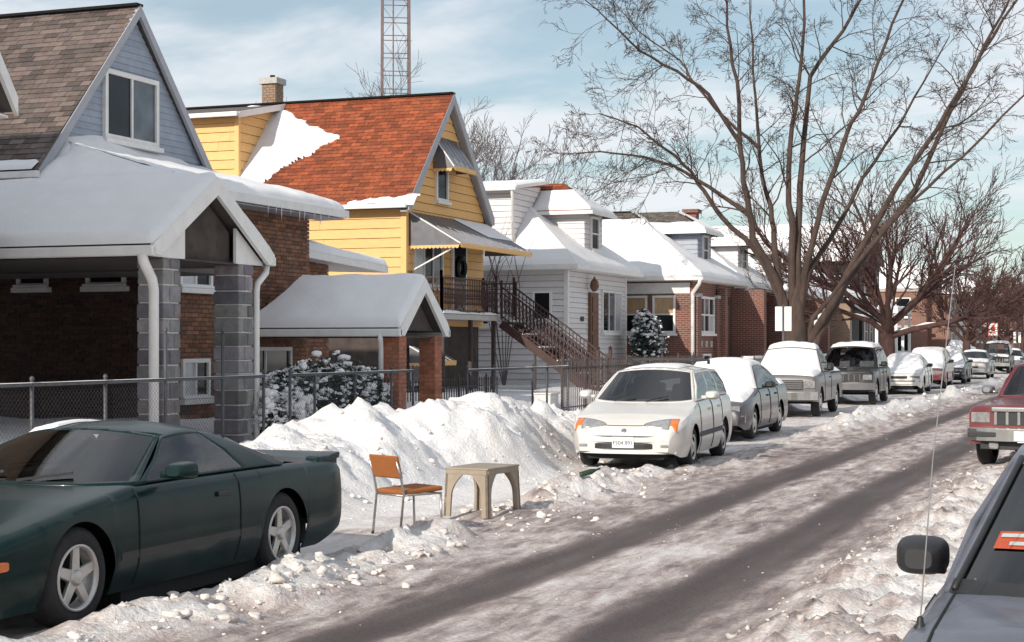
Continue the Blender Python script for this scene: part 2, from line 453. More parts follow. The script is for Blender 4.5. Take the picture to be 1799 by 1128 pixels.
mat('snow', (0.80, 0.79, 0.80), 0.65, .03, 3, bump=.35, bscale=18, spec=.25)
mat('snow_dirty', (0.60, 0.56, 0.535), 0.75, .2, 5, bump=.5, bscale=25, tint=True, spec=.2)
ground_mat('ground_snow')
mat('white_trim', (0.74, 0.72, 0.70), .5, .08, 5)
mat('white_siding', (0.66, 0.63, 0.63), .55, .06, 4, tint=True)
mat('grey_siding', (0.29, 0.325, 0.39), .6, .10, 4, tint=True)
mat('grey_trim', (0.36, 0.36, 0.39), .5, .08, 5)
mat('yellow_siding', (0.74, 0.425, 0.155), .6, .08, 5, tint=True, stretch=(1, 1, 3))
mat('yellow_trim', (0.76, 0.45, 0.17), .6, .06, 5)
mat('shingle_grey', (0.120, 0.092, 0.082), .9, .25, 9, tint=True, bump=.4, bscale=60)
mat('shingle_orange', (0.27, 0.068, 0.026), .9, .30, 10, tint=True, bump=.4, bscale=60, var2=.5, s2=1.2, shade2=(0.12, 0.030, 0.016))
mat('shingle_dark', (0.11, 0.095, 0.085), .9, .35, 8, tint=True, bump=.4, bscale=60)
mat('roof_deck', (0.10, 0.085, 0.08), .9, .2, 6)
mat('brick_dark', (0.066, 0.033, 0.025), .85, .3, 7, tint=True, bump=.4, bscale=70)  # near black: the side wall's deep shade is put into the colour
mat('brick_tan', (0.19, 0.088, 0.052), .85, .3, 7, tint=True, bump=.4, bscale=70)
mat('brick_red', (0.36, 0.135, 0.075), .85, .25, 7, tint=True, bump=.4, bscale=70)
mat('mortar', (0.30, 0.27, 0.25), .95, .15, 8)
mat('mortar_dark', (0.14, 0.115, 0.10), .95, .2, 8)
mat('stone', (0.185, 0.18, 0.18), .8, .3, 6, tint=True, bump=.7, bscale=22)
mat('stone_mortar', (0.55, 0.52, 0.49), .9, .1, 8)
mat('concrete', (0.42, 0.40, 0.38), .9, .15, 5, bump=.2)
brick_mat('bungalow_brick', (0.20, 0.065, 0.042), (0.145, 0.048, 0.033), (0.30, 0.25, 0.22))
brick_mat('tan_brick', (0.30, 0.19, 0.12), (0.24, 0.15, 0.10), (0.32, 0.28, 0.24))
brick_mat('orange_brick', (0.20, 0.066, 0.038), (0.16, 0.052, 0.03), (0.40, 0.33, 0.28))
mat('glass', (0.012, 0.013, 0.016), .12, .4, 2, spec=.35)
mat('glass_grey', (0.10, 0.11, 0.13), .08, .5, 1.6, spec=.6)
mat('curtain_white', (0.50, 0.50, 0.53), .35, .35, 9, stretch=(6, 6, .4), coat=.6)
mat('curtain_tan', (0.44, 0.29, 0.16), .4, .45, 9, stretch=(8, 8, .3), coat=.6)
mat('awning_metal', (0.20, 0.20, 0.22), .35, .2, 5, metal=.5, tint=True)
mat('iron', (0.045, 0.03, 0.028), .6, .3, 8)
mat('iron_brown', (0.045, 0.018, 0.016), .6, .3, 8)
mat('galvanised', (0.085, 0.085, 0.095), .55, .25, 9, metal=.3)
mat('wood_brown', (0.14, 0.065, 0.035), .6, .35, 6, stretch=(6, 6, .7))
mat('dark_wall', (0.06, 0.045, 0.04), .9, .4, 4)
mat('bark', (0.062, 0.041, 0.033), .95, .45, 7, bump=.8, bscale=22, stretch=(1, 1, .3))
mat('bark_red', (0.074, 0.037, 0.032), .95, .4, 7, bump=.6, bscale=22, stretch=(1, 1, .3))
mat('twig_grey', (0.115, 0.095, 0.095), .95, .3, 5)
mat('leaf_dark', (0.022, 0.035, 0.02), .6, .5, 5, tint=True)
mat('leaf_spruce', (0.03, 0.05, 0.045), .6, .5, 5, tint=True)
mat('tower_steel', (0.15, 0.10, 0.095), .5, .3, 4)
mat('chair_fabric', (0.30, 0.10, 0.022), .85, .12, 30, bump=.3, bscale=120)
mat('chrome', (0.62, 0.61, 0.59), .22, .08, 8, metal=1.0)
mat('steel_tube', (0.45, 0.43, 0.41), .35, .2, 20, metal=.9)
mat('beige_plastic', (0.31, 0.255, 0.195), .5, .15, 5, spec=.4)
mat('black_plastic', (0.018, 0.018, 0.02), .5, .3, 9)
mat('rubber', (0.02, 0.02, 0.021), .85, .3, 9, bump=.3)
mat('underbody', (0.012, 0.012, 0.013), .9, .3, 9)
mat('seat_cloth', (0.10, 0.10, 0.11), .9, .2, 15)
mat('alloy', (0.55, 0.53, 0.51), .38, .12, 14, metal=.7)
mat('paint_green', (0.003, 0.018, 0.018), .28, .25, 3, coat=.12, spec=.16, var2=.3, s2=2.5, shade2=(0.035, 0.042, 0.042))
mat('paint_white', (0.66, 0.635, 0.60), .3, .05, 3, coat=.6, var2=.25, s2=2.2, shade2=(0.55, 0.50, 0.46))
mat('paint_silver', (0.055, 0.050, 0.062), .35, .12, 4, metal=.1, coat=.5, var2=.5, s2=2.5, shade2=(0.12, 0.105, 0.11))
mat('paint_pickup', (0.115, 0.105, 0.11), .4, .12, 4, coat=.3, var2=.6, s2=2.5, shade2=(0.17, 0.14, 0.135))
mat('paint_dark', (0.020, 0.018, 0.021), .32, .3, 4, coat=.2, spec=.3, var2=.4, s2=2.5, shade2=(0.05, 0.043, 0.043))
mat('paint_grey', (0.16, 0.155, 0.165), .35, .15, 4, metal=.3, coat=.5, var2=.5, s2=2.5, shade2=(0.2, 0.18, 0.17))
mat('paint_red', (0.13, 0.012, 0.015), .35, .2, 4, coat=.5, var2=.4, s2=2.5, shade2=(0.17, 0.08, 0.075))
mat('paint_frost', (0.115, 0.12, 0.15), .42, .15, 6, metal=.2, coat=.25, bump=.15, bscale=60, var2=.35, s2=5, shade2=(0.21, 0.21, 0.25))
mat('paint_blue', (0.06, 0.09, 0.14), .35, .2, 4, coat=.4, var2=.4, s2=2.5, shade2=(0.2, 0.18, 0.17))
mat('lamp_clear', (0.24, 0.245, 0.25), .12, .35, 14, coat=1.0, spec=.8)
mat('lamp_orange', (0.70, 0.16, 0.02), .25, .2, 20, coat=.6)
mat('lamp_red', (0.45, 0.02, 0.02), .25, .2, 20, coat=.6)
mat('plate_white', (0.72, 0.72, 0.68), .5, .08, 10)
mat('plate_ink', (0.05, 0.06, 0.12), .6, .1, 10)
mat('emblem', (0.35, 0.35, 0.36), .3, .1, 10, metal=.8)
mat('sticker_orange', (0.42, 0.07, 0.025), .6, .1, 20)
mat('sticker_white', (0.40, 0.45, 0.45), .6, .1, 20)
mat('sign_white', (0.82, 0.82, 0.80), .45, .04, 5)
mat('sign_red', (0.70, 0.13, 0.07), .5, .08, 10)
mat('bottle_green', (0.012, 0.035, 0.012), .25, .3, 10, coat=.6)
mat('paint_bluewhite', (0.52, 0.57, 0.66), .6, .1, 4, tint=True)
mat('ice', (0.55, 0.58, 0.62), .15, .1, 8, spec=.6)
glass_mat('car_glass', (0.86, 0.89, 0.89))
glass_mat('car_glass_dark', (0.30, 0.32, 0.33))
# ------------------------------------------------------------------ ground: street and snow-covered yards, one height field
def sstep(a, b, x):
    t = np.clip((x-a)/(b-a), 0, 1); return t*t*(3-2*t)
def gauss(x, c, w): return np.exp(-((x-c)/w)**2)

def worley(x, y, seed=0):
    x = np.asarray(x, float); y = np.asarray(y, float); ix = np.floor(x).astype(np.int64); iy = np.floor(y).astype(np.int64); d = np.full(x.shape, 9.0)
    for i in (-1, 0, 1):
        for j in (-1, 0, 1):
            cx, sy = _grad(ix+i, iy+j, seed)
            d = np.minimum(d, np.hypot(ix+i+.5+.42*cx-x, iy+j+.5+.42*sy-y))
    return d
def clump(x, y, s, seed):
    wx = x+.05*fbm(x*6, y*6, seed+3, 2); wy = y+.05*fbm(x*6, y*6, seed+4, 2)
    return np.clip(1-1.25*worley(wx/s, wy/s, seed)**2, 0, 1)
def ground_fields(X, Y):
    wob = 0.10*pnoise(Y*0.13, Y*0+3.3, 5)
    n1 = fbm(X*1.1, Y*1.1, 11, 5, .55); n2 = fbm(X*5.0, Y*5.0, 12, 4, .6); n3 = fbm(X*0.35, Y*0.35, 13, 3)
    tr = np.maximum(gauss(X, -4.55+wob, .40), gauss(X, -3.0+wob, .42))
    h = 0.030*n1*(1-tr*.7) + .012*n2*(1-tr*.8) - 0.035*tr + .02
    # ploughed ridge along the left parked cars
    seg = .085*gauss(Y, 9.8, 2.6) + .08*gauss(Y, 12.8, 1.2) + .06*gauss(Y, 14, 1.2) + .15*gauss(Y, 18.3, 3.0) + .03
    seg = seg + .17*sstep(31, 36, Y)*(0.55+0.9*np.clip(pnoise(Y*.22, Y*0, 31)+.25, 0, 1))
    seg = seg*(1-.88*gauss(Y, 15.1, 1.7))
    xc = -5.95+.22*pnoise(Y*.35, Y*0+9, 21) - .30*gauss(Y, 19.5, 2.2) + .25*gauss(Y, 9.5, 2.5)
    big, sml, tin = clump(X, Y, .42, 71), clump(X, Y, .17, 72), clump(X, Y, .085, 73)
    lump = np.clip(.12 + .75*big*(.55+n1) + .70*sml*(.7+n1) + .42*tin + .5*n1, 0, 2.2)
    ridge = gauss(X, xc, .40)
    h = h + seg*ridge*lump
    # bank behind the kerb
    hb = .36 + .40*gauss(Y, 20.6, 3.9) + .38*gauss(Y, 9.0, 3.2) + .16*gauss(Y, 24.3, 1.4) + .10*pnoise(Y*.5, Y*0+1, 41) + .05*pnoise(Y*1.4, Y*0, 43)
    toe = -7.75 - .75*sstep(29, 38, Y) + .25*pnoise(Y*.45, Y*0+5, 42) - .15*gauss(Y, 15, 3) + .45*gauss(Y, 21.0, 1.0)
    up = sstep(toe, toe-1.15, X); dn = sstep(-9.8, -11.1, X)
    bank = up*(1-dn)*hb*(1 + .16*n1) + up*(1-dn)*(.09*big*(.5+n1) + .10*sml*(.5+1.3*n1) + .045*tin*(.6+n1) + .03*n2)
    side = dn*(.16 + .03*n1)
    yard = sstep(-12.1, -13.0, X)*(.34 + .10*n3 + .05*n1)
    h = h + bank + side + yard
    # right side: trampled ridge, then the bank beyond the right-hand cars
    rz = sstep(-2.45, -1.75, X)*(1-sstep(-.55, 0.0, X))
    h = h + rz*(.04 + .07*np.clip(n1+.25, 0, 1.2) + .07*big*(.4+n1) + .075*sml*(.6+n1) + .045*tin + .03*n2)*(1-.55*sstep(18, 26, Y))
    h = h + sstep(1.3, 2.2, X)*(.5+.15*n1)
    # ---- dirt
    d = .545 + .17*n3 + .16*fbm(X*2.4, Y*.4, 61, 4)
    mid = gauss(X, -3.78+wob, .42); d = d - .08*mid
    d = np.maximum(d, .98*np.clip(tr*1.2, 0, 1)**.8 - .03 + .14*fbm(X*3, Y*.30, 63, 4)*(tr > .2))
    d = d*(1-.80*np.clip(ridge*seg*7*np.clip(lump, .3, 1), 0, 1))
    inl = sstep(-5.7, -6.5, X)                                       # the parking lane
    lane = .30 + .22*n1 + .25*gauss(X, -6.15, .3)*gauss(Y, 16, 2.5)
    d = d*(1-inl) + np.clip(lane, 0, .6)*inl*(1-.7*gauss(Y, 18, 3)*sstep(-6.7, -7.2, X))
    d = d*(1-up) + up*np.clip(.02+.10*n1+.18*gauss(Y, 22.2, 1.2)*np.clip(n2+.2, 0, 1), 0, .3)
    d = np.where(X < -9.0, np.clip(.02+.04*n1, 0, .1), d)
    d = d*(1-rz) + rz*np.clip(.30+.34*n1+.25*n2, .02, .6)
    d = np.where(X > 1.4, .06, d)
    return h, np.clip(d, 0, 1)

def build_ground():
    xs = [-900, -400, -150, -80, -50, -36, -30, -26, -23, -21, -19.5, -18, -17, -16, -15.2, -14.6, -14.1, -13.7]
    xs += list(np.arange(-13.3, -9.5, .12)) + list(np.arange(-9.5, -0.2, .055)) + list(np.arange(-.2, 2.6, .12)) + [3, 4, 6, 10, 20, 50, 150, 400, 900]
    ys = [-400, -150, -60, -25, -12, -6, -2, 0, 1.5, 3, 4, 4.6] + list(np.arange(5, 27, .06))
    st = .06; y = 27.0
    while y < 130: ys.append(y); st = min(st*1.018, 1.2); y += st
    ys += [132, 136, 142, 150, 165, 190, 230, 300, 450, 700, 1200]
    xs = np.array(xs); ys = np.array(ys); X, Y = np.meshgrid(xs, ys, indexing='ij')
    H, D = ground_fields(X, Y)
    V = np.stack([X, Y, H], -1)
    ksp = int(np.argmin(abs(xs+8.3))); ke = int(np.argmin(abs(xs-1.3)))
    for name, i0, i1 in (('street', ksp, ke), ('ground', 0, ksp), ('ground', ke, len(xs)-1)):
        sub = V[i0:i1+1].reshape(-1, 3); n = i1-i0+1; m = len(ys)
        a = (np.arange(n-1)[:, None]*m + np.arange(m-1)[None, :]).ravel()
        q = np.stack([a, a+m, a+m+1, a+1], 1).astype(np.int32)
        me = bpy.data.meshes.new(name)
        me.vertices.add(len(sub)); me.vertices.foreach_set('co', sub.ravel().astype(np.float32))
        me.loops.add(q.size); me.loops.foreach_set('vertex_index', q.ravel())
        me.polygons.add(len(q)); me.polygons.foreach_set('loop_start', np.arange(0, q.size, 4, dtype=np.int32))
        me.update(); me.validate()
        at = me.attributes.new('dirt', 'FLOAT', 'POINT'); at.data.foreach_set('value', D[i0:i1+1].ravel().astype(np.float32))
        me.polygons.foreach_set('use_smooth', [True]*len(me.polygons))
        me.materials.append(M['ground_snow'])
        o = bpy.data.objects.new(name, me); COL.objects.link(o); o['kind'] = 'structure'
build_ground()
_gx = np.arange(-14, 2.01, .05); _gy = np.arange(4, 64.01, .1)
_GH = ground_fields(*np.meshgrid(_gx, _gy, indexing='ij'))[0]
def gz(x, y):
    fx = min(max((x+14)/.05, 0), len(_gx)-2); fy = min(max((y-4)/.1, 0), len(_gy)-2); i, j = int(fx), int(fy); a, b = fx-i, fy-j
    return float((_GH[i, j]*(1-a)+_GH[i+1, j]*a)*(1-b)+(_GH[i, j+1]*(1-a)+_GH[i+1, j+1]*a)*b)

# loose clods thrown up by ploughs and shovels
def clods(name, n, sampler, seed, label):
    r = np.random.default_rng(seed)
    bm = bmesh.new(); bmesh.ops.create_icosphere(bm, subdivisions=2, radius=1)
    bv = np.array([v.co[:] for v in bm.verts]); bf = np.array([[v.index for v in f.verts] for f in bm.faces]); bm.free()
    VS, FS, CS = [], [], []
    for i in range(n):
        x, y, s, c = sampler(r)
        k = r.uniform(-3, 3, 3)
        d = 1 + .25*np.sin(bv@(k*1.1)+r.uniform(0, 6)) + .22*np.sin(bv@(k[::-1]*2.6)+r.uniform(0, 6)) + .20*r.standard_normal(len(bv))
        a = r.uniform(0, 6.28); R = np.array([[math.cos(a), -math.sin(a), 0], [math.sin(a), math.cos(a), 0], [0, 0, 1]])
        p = (bv*d[:, None]*np.array([1.0, r.uniform(.65, 1), r.uniform(.5, .8)]))@R.T*s
        p += np.array([x, y, gz(x, y)+s*.12]); FS.append(bf+len(VS)*len(bv)); VS.append(p); CS.append(c)
    V = np.concatenate(VS); F = np.concatenate(FS)
    me = bpy.data.meshes.new(name); me.vertices.add(len(V)); me.vertices.foreach_set('co', V.ravel().astype(np.float32))
    me.loops.add(F.size); me.loops.foreach_set('vertex_index', F.ravel().astype(np.int32))
    me.polygons.add(len(F)); me.polygons.foreach_set('loop_start', np.arange(0, F.size, 3, dtype=np.int32)); me.update(); me.validate()
    ca = me.color_attributes.new('tint', 'FLOAT_COLOR', 'POINT')
    cc = np.repeat(np.array(CS), len(bv)); arr = np.ones((len(V), 4), np.float32); arr[:, 0] = cc; arr[:, 1] = cc*.985; arr[:, 2] = cc*.975
    ca.data.foreach_set('color', arr.ravel())
    me.materials.append(M['snow_dirty']); o = bpy.data.objects.new(name, me); COL.objects.link(o)
    tag(o, label, 'snow', kind='stuff'); return o
def sz(r, lo, hi): return lo*(hi/lo)**(r.random()**2.2)
def left_ridge(r):
    k = r.random()
    if k < .36: y = r.normal(10.4, 1.7); x = r.normal(-5.66, .24); s = sz(r, .010, .06)
    elif k < .75: y = r.normal(18.3, 2.3); x = r.normal(-6.2, .34); s = sz(r, .010, .06)
    else: y = r.uniform(31, 62); x = r.normal(-6.0, .3); s = sz(r, .02, .09)
    return x, y, s, r.uniform(1.0, 1.33)
def bank_face(r):
    y = r.uniform(13, 26); x = r.normal(-8.5, .5)
    if y > 20: x = r.normal(-8.0, .45)
    return min(x, -7.3), y, sz(r, .010, .045), r.uniform(1.1, 1.32)
def right_ridge(r):
    y = r.uniform(5.0, 23.5); x = r.uniform(-2.35, -1.0) if y < 20 else r.uniform(-2.5, -.8)
    return x, y, sz(r, .008, .04), r.uniform(.6, 1.15)
def road_bits(r):
    return r.uniform(-5.6, -2.0), r.uniform(8, 35), sz(r, .006, .022), r.uniform(.4, .95)
clods('snow_clods', 750, left_ridge, 1, 'broken snow clods in the ploughed ridge beside the parked cars')
clods('snow_clods', 420, bank_face, 2, 'shovelled snow lumps on the white bank behind the chair')
clods('snow_clods', 1100, right_ridge, 3, 'trampled snow lumps beside the red car and the frosted hood')
clods('snow_clods', 140, road_bits, 4, 'small crumbs of snow scattered over the tyre tracks')
# ------------------------------------------------------------------ shared house pieces
def gutter(parent, a, b, mat='white_trim', w=0.11, h=0.12, name='gutter'):
    m = MB(); m.bar(a, b, w, h); return m.build(name, mat, parent, bevel=.015)
def downspout(parent, pts, w=0.085, mat='white_trim'):
    m = MB(); m.tube(pts, w/2*1.15, 8); return m.build('downspout', mat, parent, smooth=True)
def slab(parent, poly, th, mat, name='roof'):
    m = MB(); m.prism(poly, (0, 0, -th)); return m.build(name, mat, parent)

# ---------- house 0: white-trimmed neighbour, only its eave corner shows
H0 = thing('gable_house', 'white trimmed house whose snowy eave corner pokes in beside the grey gable', 'house', (-18.5, 14.3, .4))
m = MB(); m.box(-28, -14.5, 10.7, 17.8, 0, 5.1); m.prism([(-28, 10.7, 5.1), (-28, 17.8, 5.1), (-28, 14.25, 10.6)], (13.5, 0, 0)); m.build('wall', 'tan_brick', H0)
for y0 in (10.25, 18.25):
    s = 1 if y0 > 14 else -1
    slab(H0, [(-28.3, 14.25, 10.9), (-14.1, 14.25, 10.9), (-14.1, y0, 5.05), (-28.3, y0, 5.05)], .14, 'roof_deck')
    m = MB(); m.prism([(-14.05, 14.25, 10.92), (-14.05, 14.25, 10.65), (-14.05, y0, 4.85), (-14.05, y0, 5.10)], (-.06, 0, 0)); m.build('bargeboard', 'white_trim', H0)
    m = MB(); m.prism([(-28.3, y0-.02*s, 4.86), (-14.2, y0-.02*s, 4.86), (-14.2, y0-.5*s, 4.9), (-28.3, y0-.5*s, 4.9)], (0, 0, -.03)); m.build('soffit', 'white_trim', H0)
snow_quad((-14.1, 18.25, 5.05), (-28, 18.25, 5.05), (-28, 14.25, 10.9), (-14.1, 14.25, 10.9), .12, H0)
snow_quad((-14.1, 10.25, 5.05), (-28, 10.25, 5.05), (-28, 14.25, 10.9), (-14.1, 14.25, 10.9), .12, H0)
window(H0, front(-14.5), 12.2, 14.2, 1.6, 3.6, cols=2); window(H0, front(-14.5), 13.5, 15.3, 6.2, 7.6, cols=2)

# ---------- house 1: grey gable over a dark brick front
H1 = thing('gable_house', 'grey clapboard gable house with dark brick front and brown shingle roof', 'house', (-18, 27, .4))
m = MB(); m.box(-28, -18.02, 24.32, 29.78, 0, 4.85); m.prism([(-28, 24.1, 4.85), (-28, 30.0, 4.85), (-28, 27.05, 7.98)], (9.98, 0, 0))
m.box(-18.02, -15.52, 24.32, 29.38, 0, 4.40); m.build('wall', 'mortar_dark', H1)
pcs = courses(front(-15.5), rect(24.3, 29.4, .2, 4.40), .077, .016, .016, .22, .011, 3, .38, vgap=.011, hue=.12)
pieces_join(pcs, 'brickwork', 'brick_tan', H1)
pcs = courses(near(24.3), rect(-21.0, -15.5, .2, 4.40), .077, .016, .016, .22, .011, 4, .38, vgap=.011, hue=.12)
pieces_join(pcs, 'brickwork', 'brick_dark', H1)  # darker than the front brick, shade painted into the tone
pieces_objects(courses(front(-18.0), [(24.05, 4.85), (30.03, 4.85), (27.04, 8.0)], .125, .022, .006, None, seed=5, tint=.05), 'siding_board', 'grey_siding', H1)
window(H1, front(-18.0), 26.0, 27.78, 5.62, 6.92, fw=.09, cols=2, fmat='white_trim', pane=['glass', 'glass_grey'], base=.04, sill=True)
window(H1, front(-15.5), 24.62, 25.68, 2.78, 4.1, pane=['curtain_white', 'glass'], cols=2, sill_snow=.05)
window(H1, front(-15.5), 24.7, 25.6, .85, 1.55, pane=['curtain_white', 'glass'], cols=2, sill_snow=.04)
window(H1, front(-15.5), 26.6, 28.6, 1.0, 1.75, cols=2)
for u0, u1 in ((-17.1, -16.3), (-18.55, -17.9)):
    w = window(H1, near(24.3), u0, u1, 2.8, 4.1, pane='glass', sill_snow=.05)
ye = (23.93, 30.15)
for y0 in ye:
    slab(H1, [(-28.3, 27.04, 8.22), (-17.90, 27.04, 8.22), (-17.90, y0, 4.80), (-28.3, y0, 4.80)], .12, 'roof_deck')
    m = MB(); m.prism([(-17.84, 27.04, 8.26), (-17.84, 27.04, 8.05), (-17.84, y0+(.12 if y0 < 27 else -.12), 4.70), (-17.84, y0, 4.82)], (-.07, 0, 0)); m.build('bargeboard', 'grey_trim', H1)
F, L = slope_near(23.9, 4.82, 27.04, 8.24)
pcs = courses(F, rect(-24.5, -17.86, 0, L), .142, .020, .006, .31, .008, 8, .45, hue=.05)
def dkey(p): return -p[0][0].x
pcs.sort(key=dkey)
pieces_objects(pcs[:300], 'shingle', 'shingle_grey', H1)
pieces_join(pcs[300:], 'shingles', 'shingle_grey', H1)
m = MB(); m.bar((-28, 27.04, 8.27), (-17.86, 27.04, 8.27), .22, .05); m.build('ridge_cap', 'shingle_grey', H1)
gutter(H1, (-28, 23.86, 4.74), (-17.8, 23.86, 4.74))
snow_quad((-28, 23.8, 4.82), (-17.9, 23.8, 4.82), (-17.9, 24.02, 4.98), (-28, 24.02, 4.98), .07, H1, nu=60, nv=8, edge=.06)
# front hip roof, deep in snow
e = 4.47
A, B, Cc, D = (-14.95, 23.8, e), (-14.95, 29.95, e), (-18.0, 29.5, 5.25), (-18.0, 24.9, 5.25)
m = MB(); m.prism([A, B, Cc, D], (0, 0, -.13)); m.prism([A, D, (-18.0, 23.8, e)], (0, 0, -.12)); m.prism([B, (-18, 29.95, e), Cc], (0, 0, -.12)); m.build('roof', 'roof_deck', H1)
snow_quad(A, B, Cc, D, .17, H1, nu=44, nv=26, edge=.22, noise=.35, seed=3, rim=(0, 1, 1, 0))
snow_quad((-18.0, 23.8, e), A, D, D, .17, H1, nu=20, nv=14, seed=3, noise=.35, edge=.22, rim=(1, 0, 1, 0))
# drift banked against the gable
G = []
for i in range(40):
    y = 24.1 + 5.4*i/39; hgt = .10+.20*math.exp(-((y-26.0)/1.0)**2)+.06*math.exp(-((y-28.2)/.9)**2)
    hgt *= min(1, i/4, (39-i)/6)
    row = []
    for j in range(9):
        t = j/8; zb_ = min(5.25-.26*1.1*t, e+(y-23.8)*.70); row.append((-17.98+1.1*t, y, zb_+.10+hgt*(1-t)**1.8-.22*t))
    G.append(row)
m = MB(); m.grid(G); m.build('snow_drift', 'snow', H1, smooth=True)
m = MB(); m.bar((-14.93, 23.8, e-.07), (-14.93, 29.95, e-.07), .1, .15); m.build('fascia', 'white_trim', H1)
m = MB(); m.prism([(-15.5, 23.9, e-.16), (-14.95, 23.9, e-.16), (-14.95, 29.9, e-.16), (-15.5, 29.9, e-.16)], (0, 0, -.02)); m.build('soffit', 'grey_trim', H1)
for y in [26.7, 27.0, 27.2, 27.55, 27.9, 28.1, 28.5, 28.75, 29.1]:
    ln = rng.uniform(.12, .34); m = MB(); m.tube([(-14.9, y, e-.12), (-14.9, y, e-.12-ln*.5), (-14.9, y, e-.12-ln)], [.018, .011, .002], 6); m.build('icicle', 'ice', H1, smooth=True)
# side porch on the far side
m = MB(); m.box(-18.6, -16.02, 29.4, 31.2, 0, 3.72); m.build('side_porch', 'mortar_dark', H1)
pieces_join(courses(front(-16.0), rect(29.42, 31.2, .3, 3.72), .077, .016, .016, .22, .011, 13, .38, vgap=.011, hue=.12), 'brickwork', 'brick_tan', H1)
A, B, Cc, D = (-15.5, 29.35, 3.68), (-15.5, 33.1, 3.52), (-18.0, 33.0, 3.6), (-17.2, 29.4, 4.35)
m = MB(); m.prism([A, B, Cc, D], (0, 0, -.15)); m.build('porch_roof', 'white_trim', H1)
snow_quad(A, B, Cc, D, .16, H1, nu=30, nv=16, seed=9)
downspout(H1, [(-14.98, 24.0, e-.1), (-15.1, 24.15, e-.4), (-15.42, 24.2, e-.65), (-15.42, 24.2, .5)])
H1.location.y -= .2

# ---------- canopies over the front walks
def gable_canopy(name, label, X0, X1, Y0, Y1, ze, zp, trim, hip=0.0):
    T = thing(name, label, 'canopy', (X0-.3, (Y0+Y1)/2, .2)); yc = (Y0+Y1)/2
    for y0 in (Y0, Y1):
        slab(T, [(X1+hip, yc, zp), (X0, yc, zp), (X0, y0, ze), (X1, y0, ze)], .10, 'roof_deck')
        i = .16 if y0 < yc else -.16
        m = MB(); m.prism([(X0+.05, yc, zp+.03), (X0+.05, yc, zp-.22), (X0+.05, y0+i, ze-.13), (X0+.05, y0, ze-.11), (X0+.05, y0, ze+.03)], (-.06, 0, 0)); m.build('bargeboard', trim, T)
        m = MB(); m.bar((X1, y0, ze-.07), (X0+.05, y0, ze-.07), .11, .14); m.build('gutter', trim, T, bevel=.02)
    snow_quad((X1, Y0-.02, ze+.02), (X0+.04, Y0-.02, ze+.02), (X0+.04, yc, zp), (X1+hip, yc, zp), .13, T, nu=44, nv=24, edge=.13, seed=int(X0*3+Y0), rim=(0, 1, 1, 0))
    snow_quad((X0+.04, Y1+.02, ze+.02), (X1, Y1+.02, ze+.02), (X1+hip, yc, zp), (X0+.04, yc, zp), .13, T, nu=44, nv=24, edge=.13, seed=int(X0*3+Y0), rim=(1, 0, 1, 0))
    if hip:
        slab(T, [(X1+hip, yc, zp), (X1, Y0, ze), (X1, Y1, ze)], .1, 'roof_deck')
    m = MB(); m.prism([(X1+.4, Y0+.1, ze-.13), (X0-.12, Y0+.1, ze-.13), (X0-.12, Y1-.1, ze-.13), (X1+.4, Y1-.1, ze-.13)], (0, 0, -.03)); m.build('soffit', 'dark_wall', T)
    return T
C1 = gable_canopy('canopy', 'long snow covered gable canopy on grey stone piers beside the brick house', -12.5, -20.5, 19.05, 22.35, 3.14, 4.17, 'white_trim')
# gable infill: white board corners, dark glazed middle
for ya, yb in ((19.2, 20.02), (22.2, 21.42)):
    yc = 20.7; zf = lambda y: 3.14+(4.17-3.14)*(1-abs(y-yc)/1.65)-.2
    m = MB(); m.prism([(-12.58, ya, 3.0), (-12.58, yb, 3.0), (-12.58, yb, zf(yb)), (-12.58, ya, zf(ya))], (-.05, 0, 0)); m.build('gable_board', 'white_trim', C1)
m = MB(); m.prism([(-12.7, 20.02, 2.98), (-12.7, 21.42, 2.98), (-12.7, 21.42, 3.45), (-12.7, 20.7, 3.92), (-12.7, 20.02, 3.45)], (-.04, 0, 0)); m.build('gable_panel', 'dark_wall', C1)
m = MB(); m.box(-20.5, -14.2, 22.3, 24.05, 2.95, 3.06); m.build('unseen_shade_roof', 'roof_deck', C1)  # unseen slab, added to keep skylight off the brick side wall
snow_quad((-20.5, 22.4, 3.06), (-14.2, 22.4, 3.06), (-14.2, 24.0, 3.06), (-20.5, 24.0, 3.06), .12, C1)
def stone_pier(T, xc, yc, w, z0, z1, seed):
    r = random.Random(seed); h = w/2
    m = MB(); m.box(xc-h+.015, xc+h-.015, yc-h+.015, yc+h-.015, z0, z1); p = m.build('pier', 'stone_mortar', T)
    z = z0; k = 0
    while z < z1-.05:
        hh = min(r.uniform(.19, .25), z1-z)
        cut = yc-h+w*(.62 if k % 2 else .38)
        for a, b in ((yc-h, cut-.012), (cut+.012, yc+h)):
            j = r.uniform(0, .012); g = r.uniform(.6, 1.45)
            m = MB(); m.box(xc-h-j, xc+h+j, a-j*(a < yc), b+j*(b > cut+.1), z+.011, z+hh-.011, (g, g*r.uniform(.9, 1.05), g*r.uniform(.95, 1.1))); m.build('stone_block', 'stone', p, bevel=.012, segs=1)
        z += hh; k += 1
stone_pier(C1, -12.8, 19.70, .42, .2, 3.0, 1); stone_pier(C1, -12.8, 21.72, .42, .2, 3.0, 2)
for yy in (19.70, 21.72):
    m = MB(); m.box(-19.6, -19.2, yy-.2, yy+.2, .2, 3.0); m.build('pier', 'stone', C1)
downspout(C1, [(-12.62, 19.02, 3.02), (-12.62, 19.05, 2.92), (-12.66, 19.32, 2.68), (-12.66, 19.36, 2.55), (-12.66, 19.36, .2)], .125)
downspout(C1, [(-12.56, 22.3, 3.02), (-12.56, 22.28, 2.9), (-12.58, 22.05, 2.72), (-12.58, 22.02, 2.6), (-12.58, 22.02, .3)])

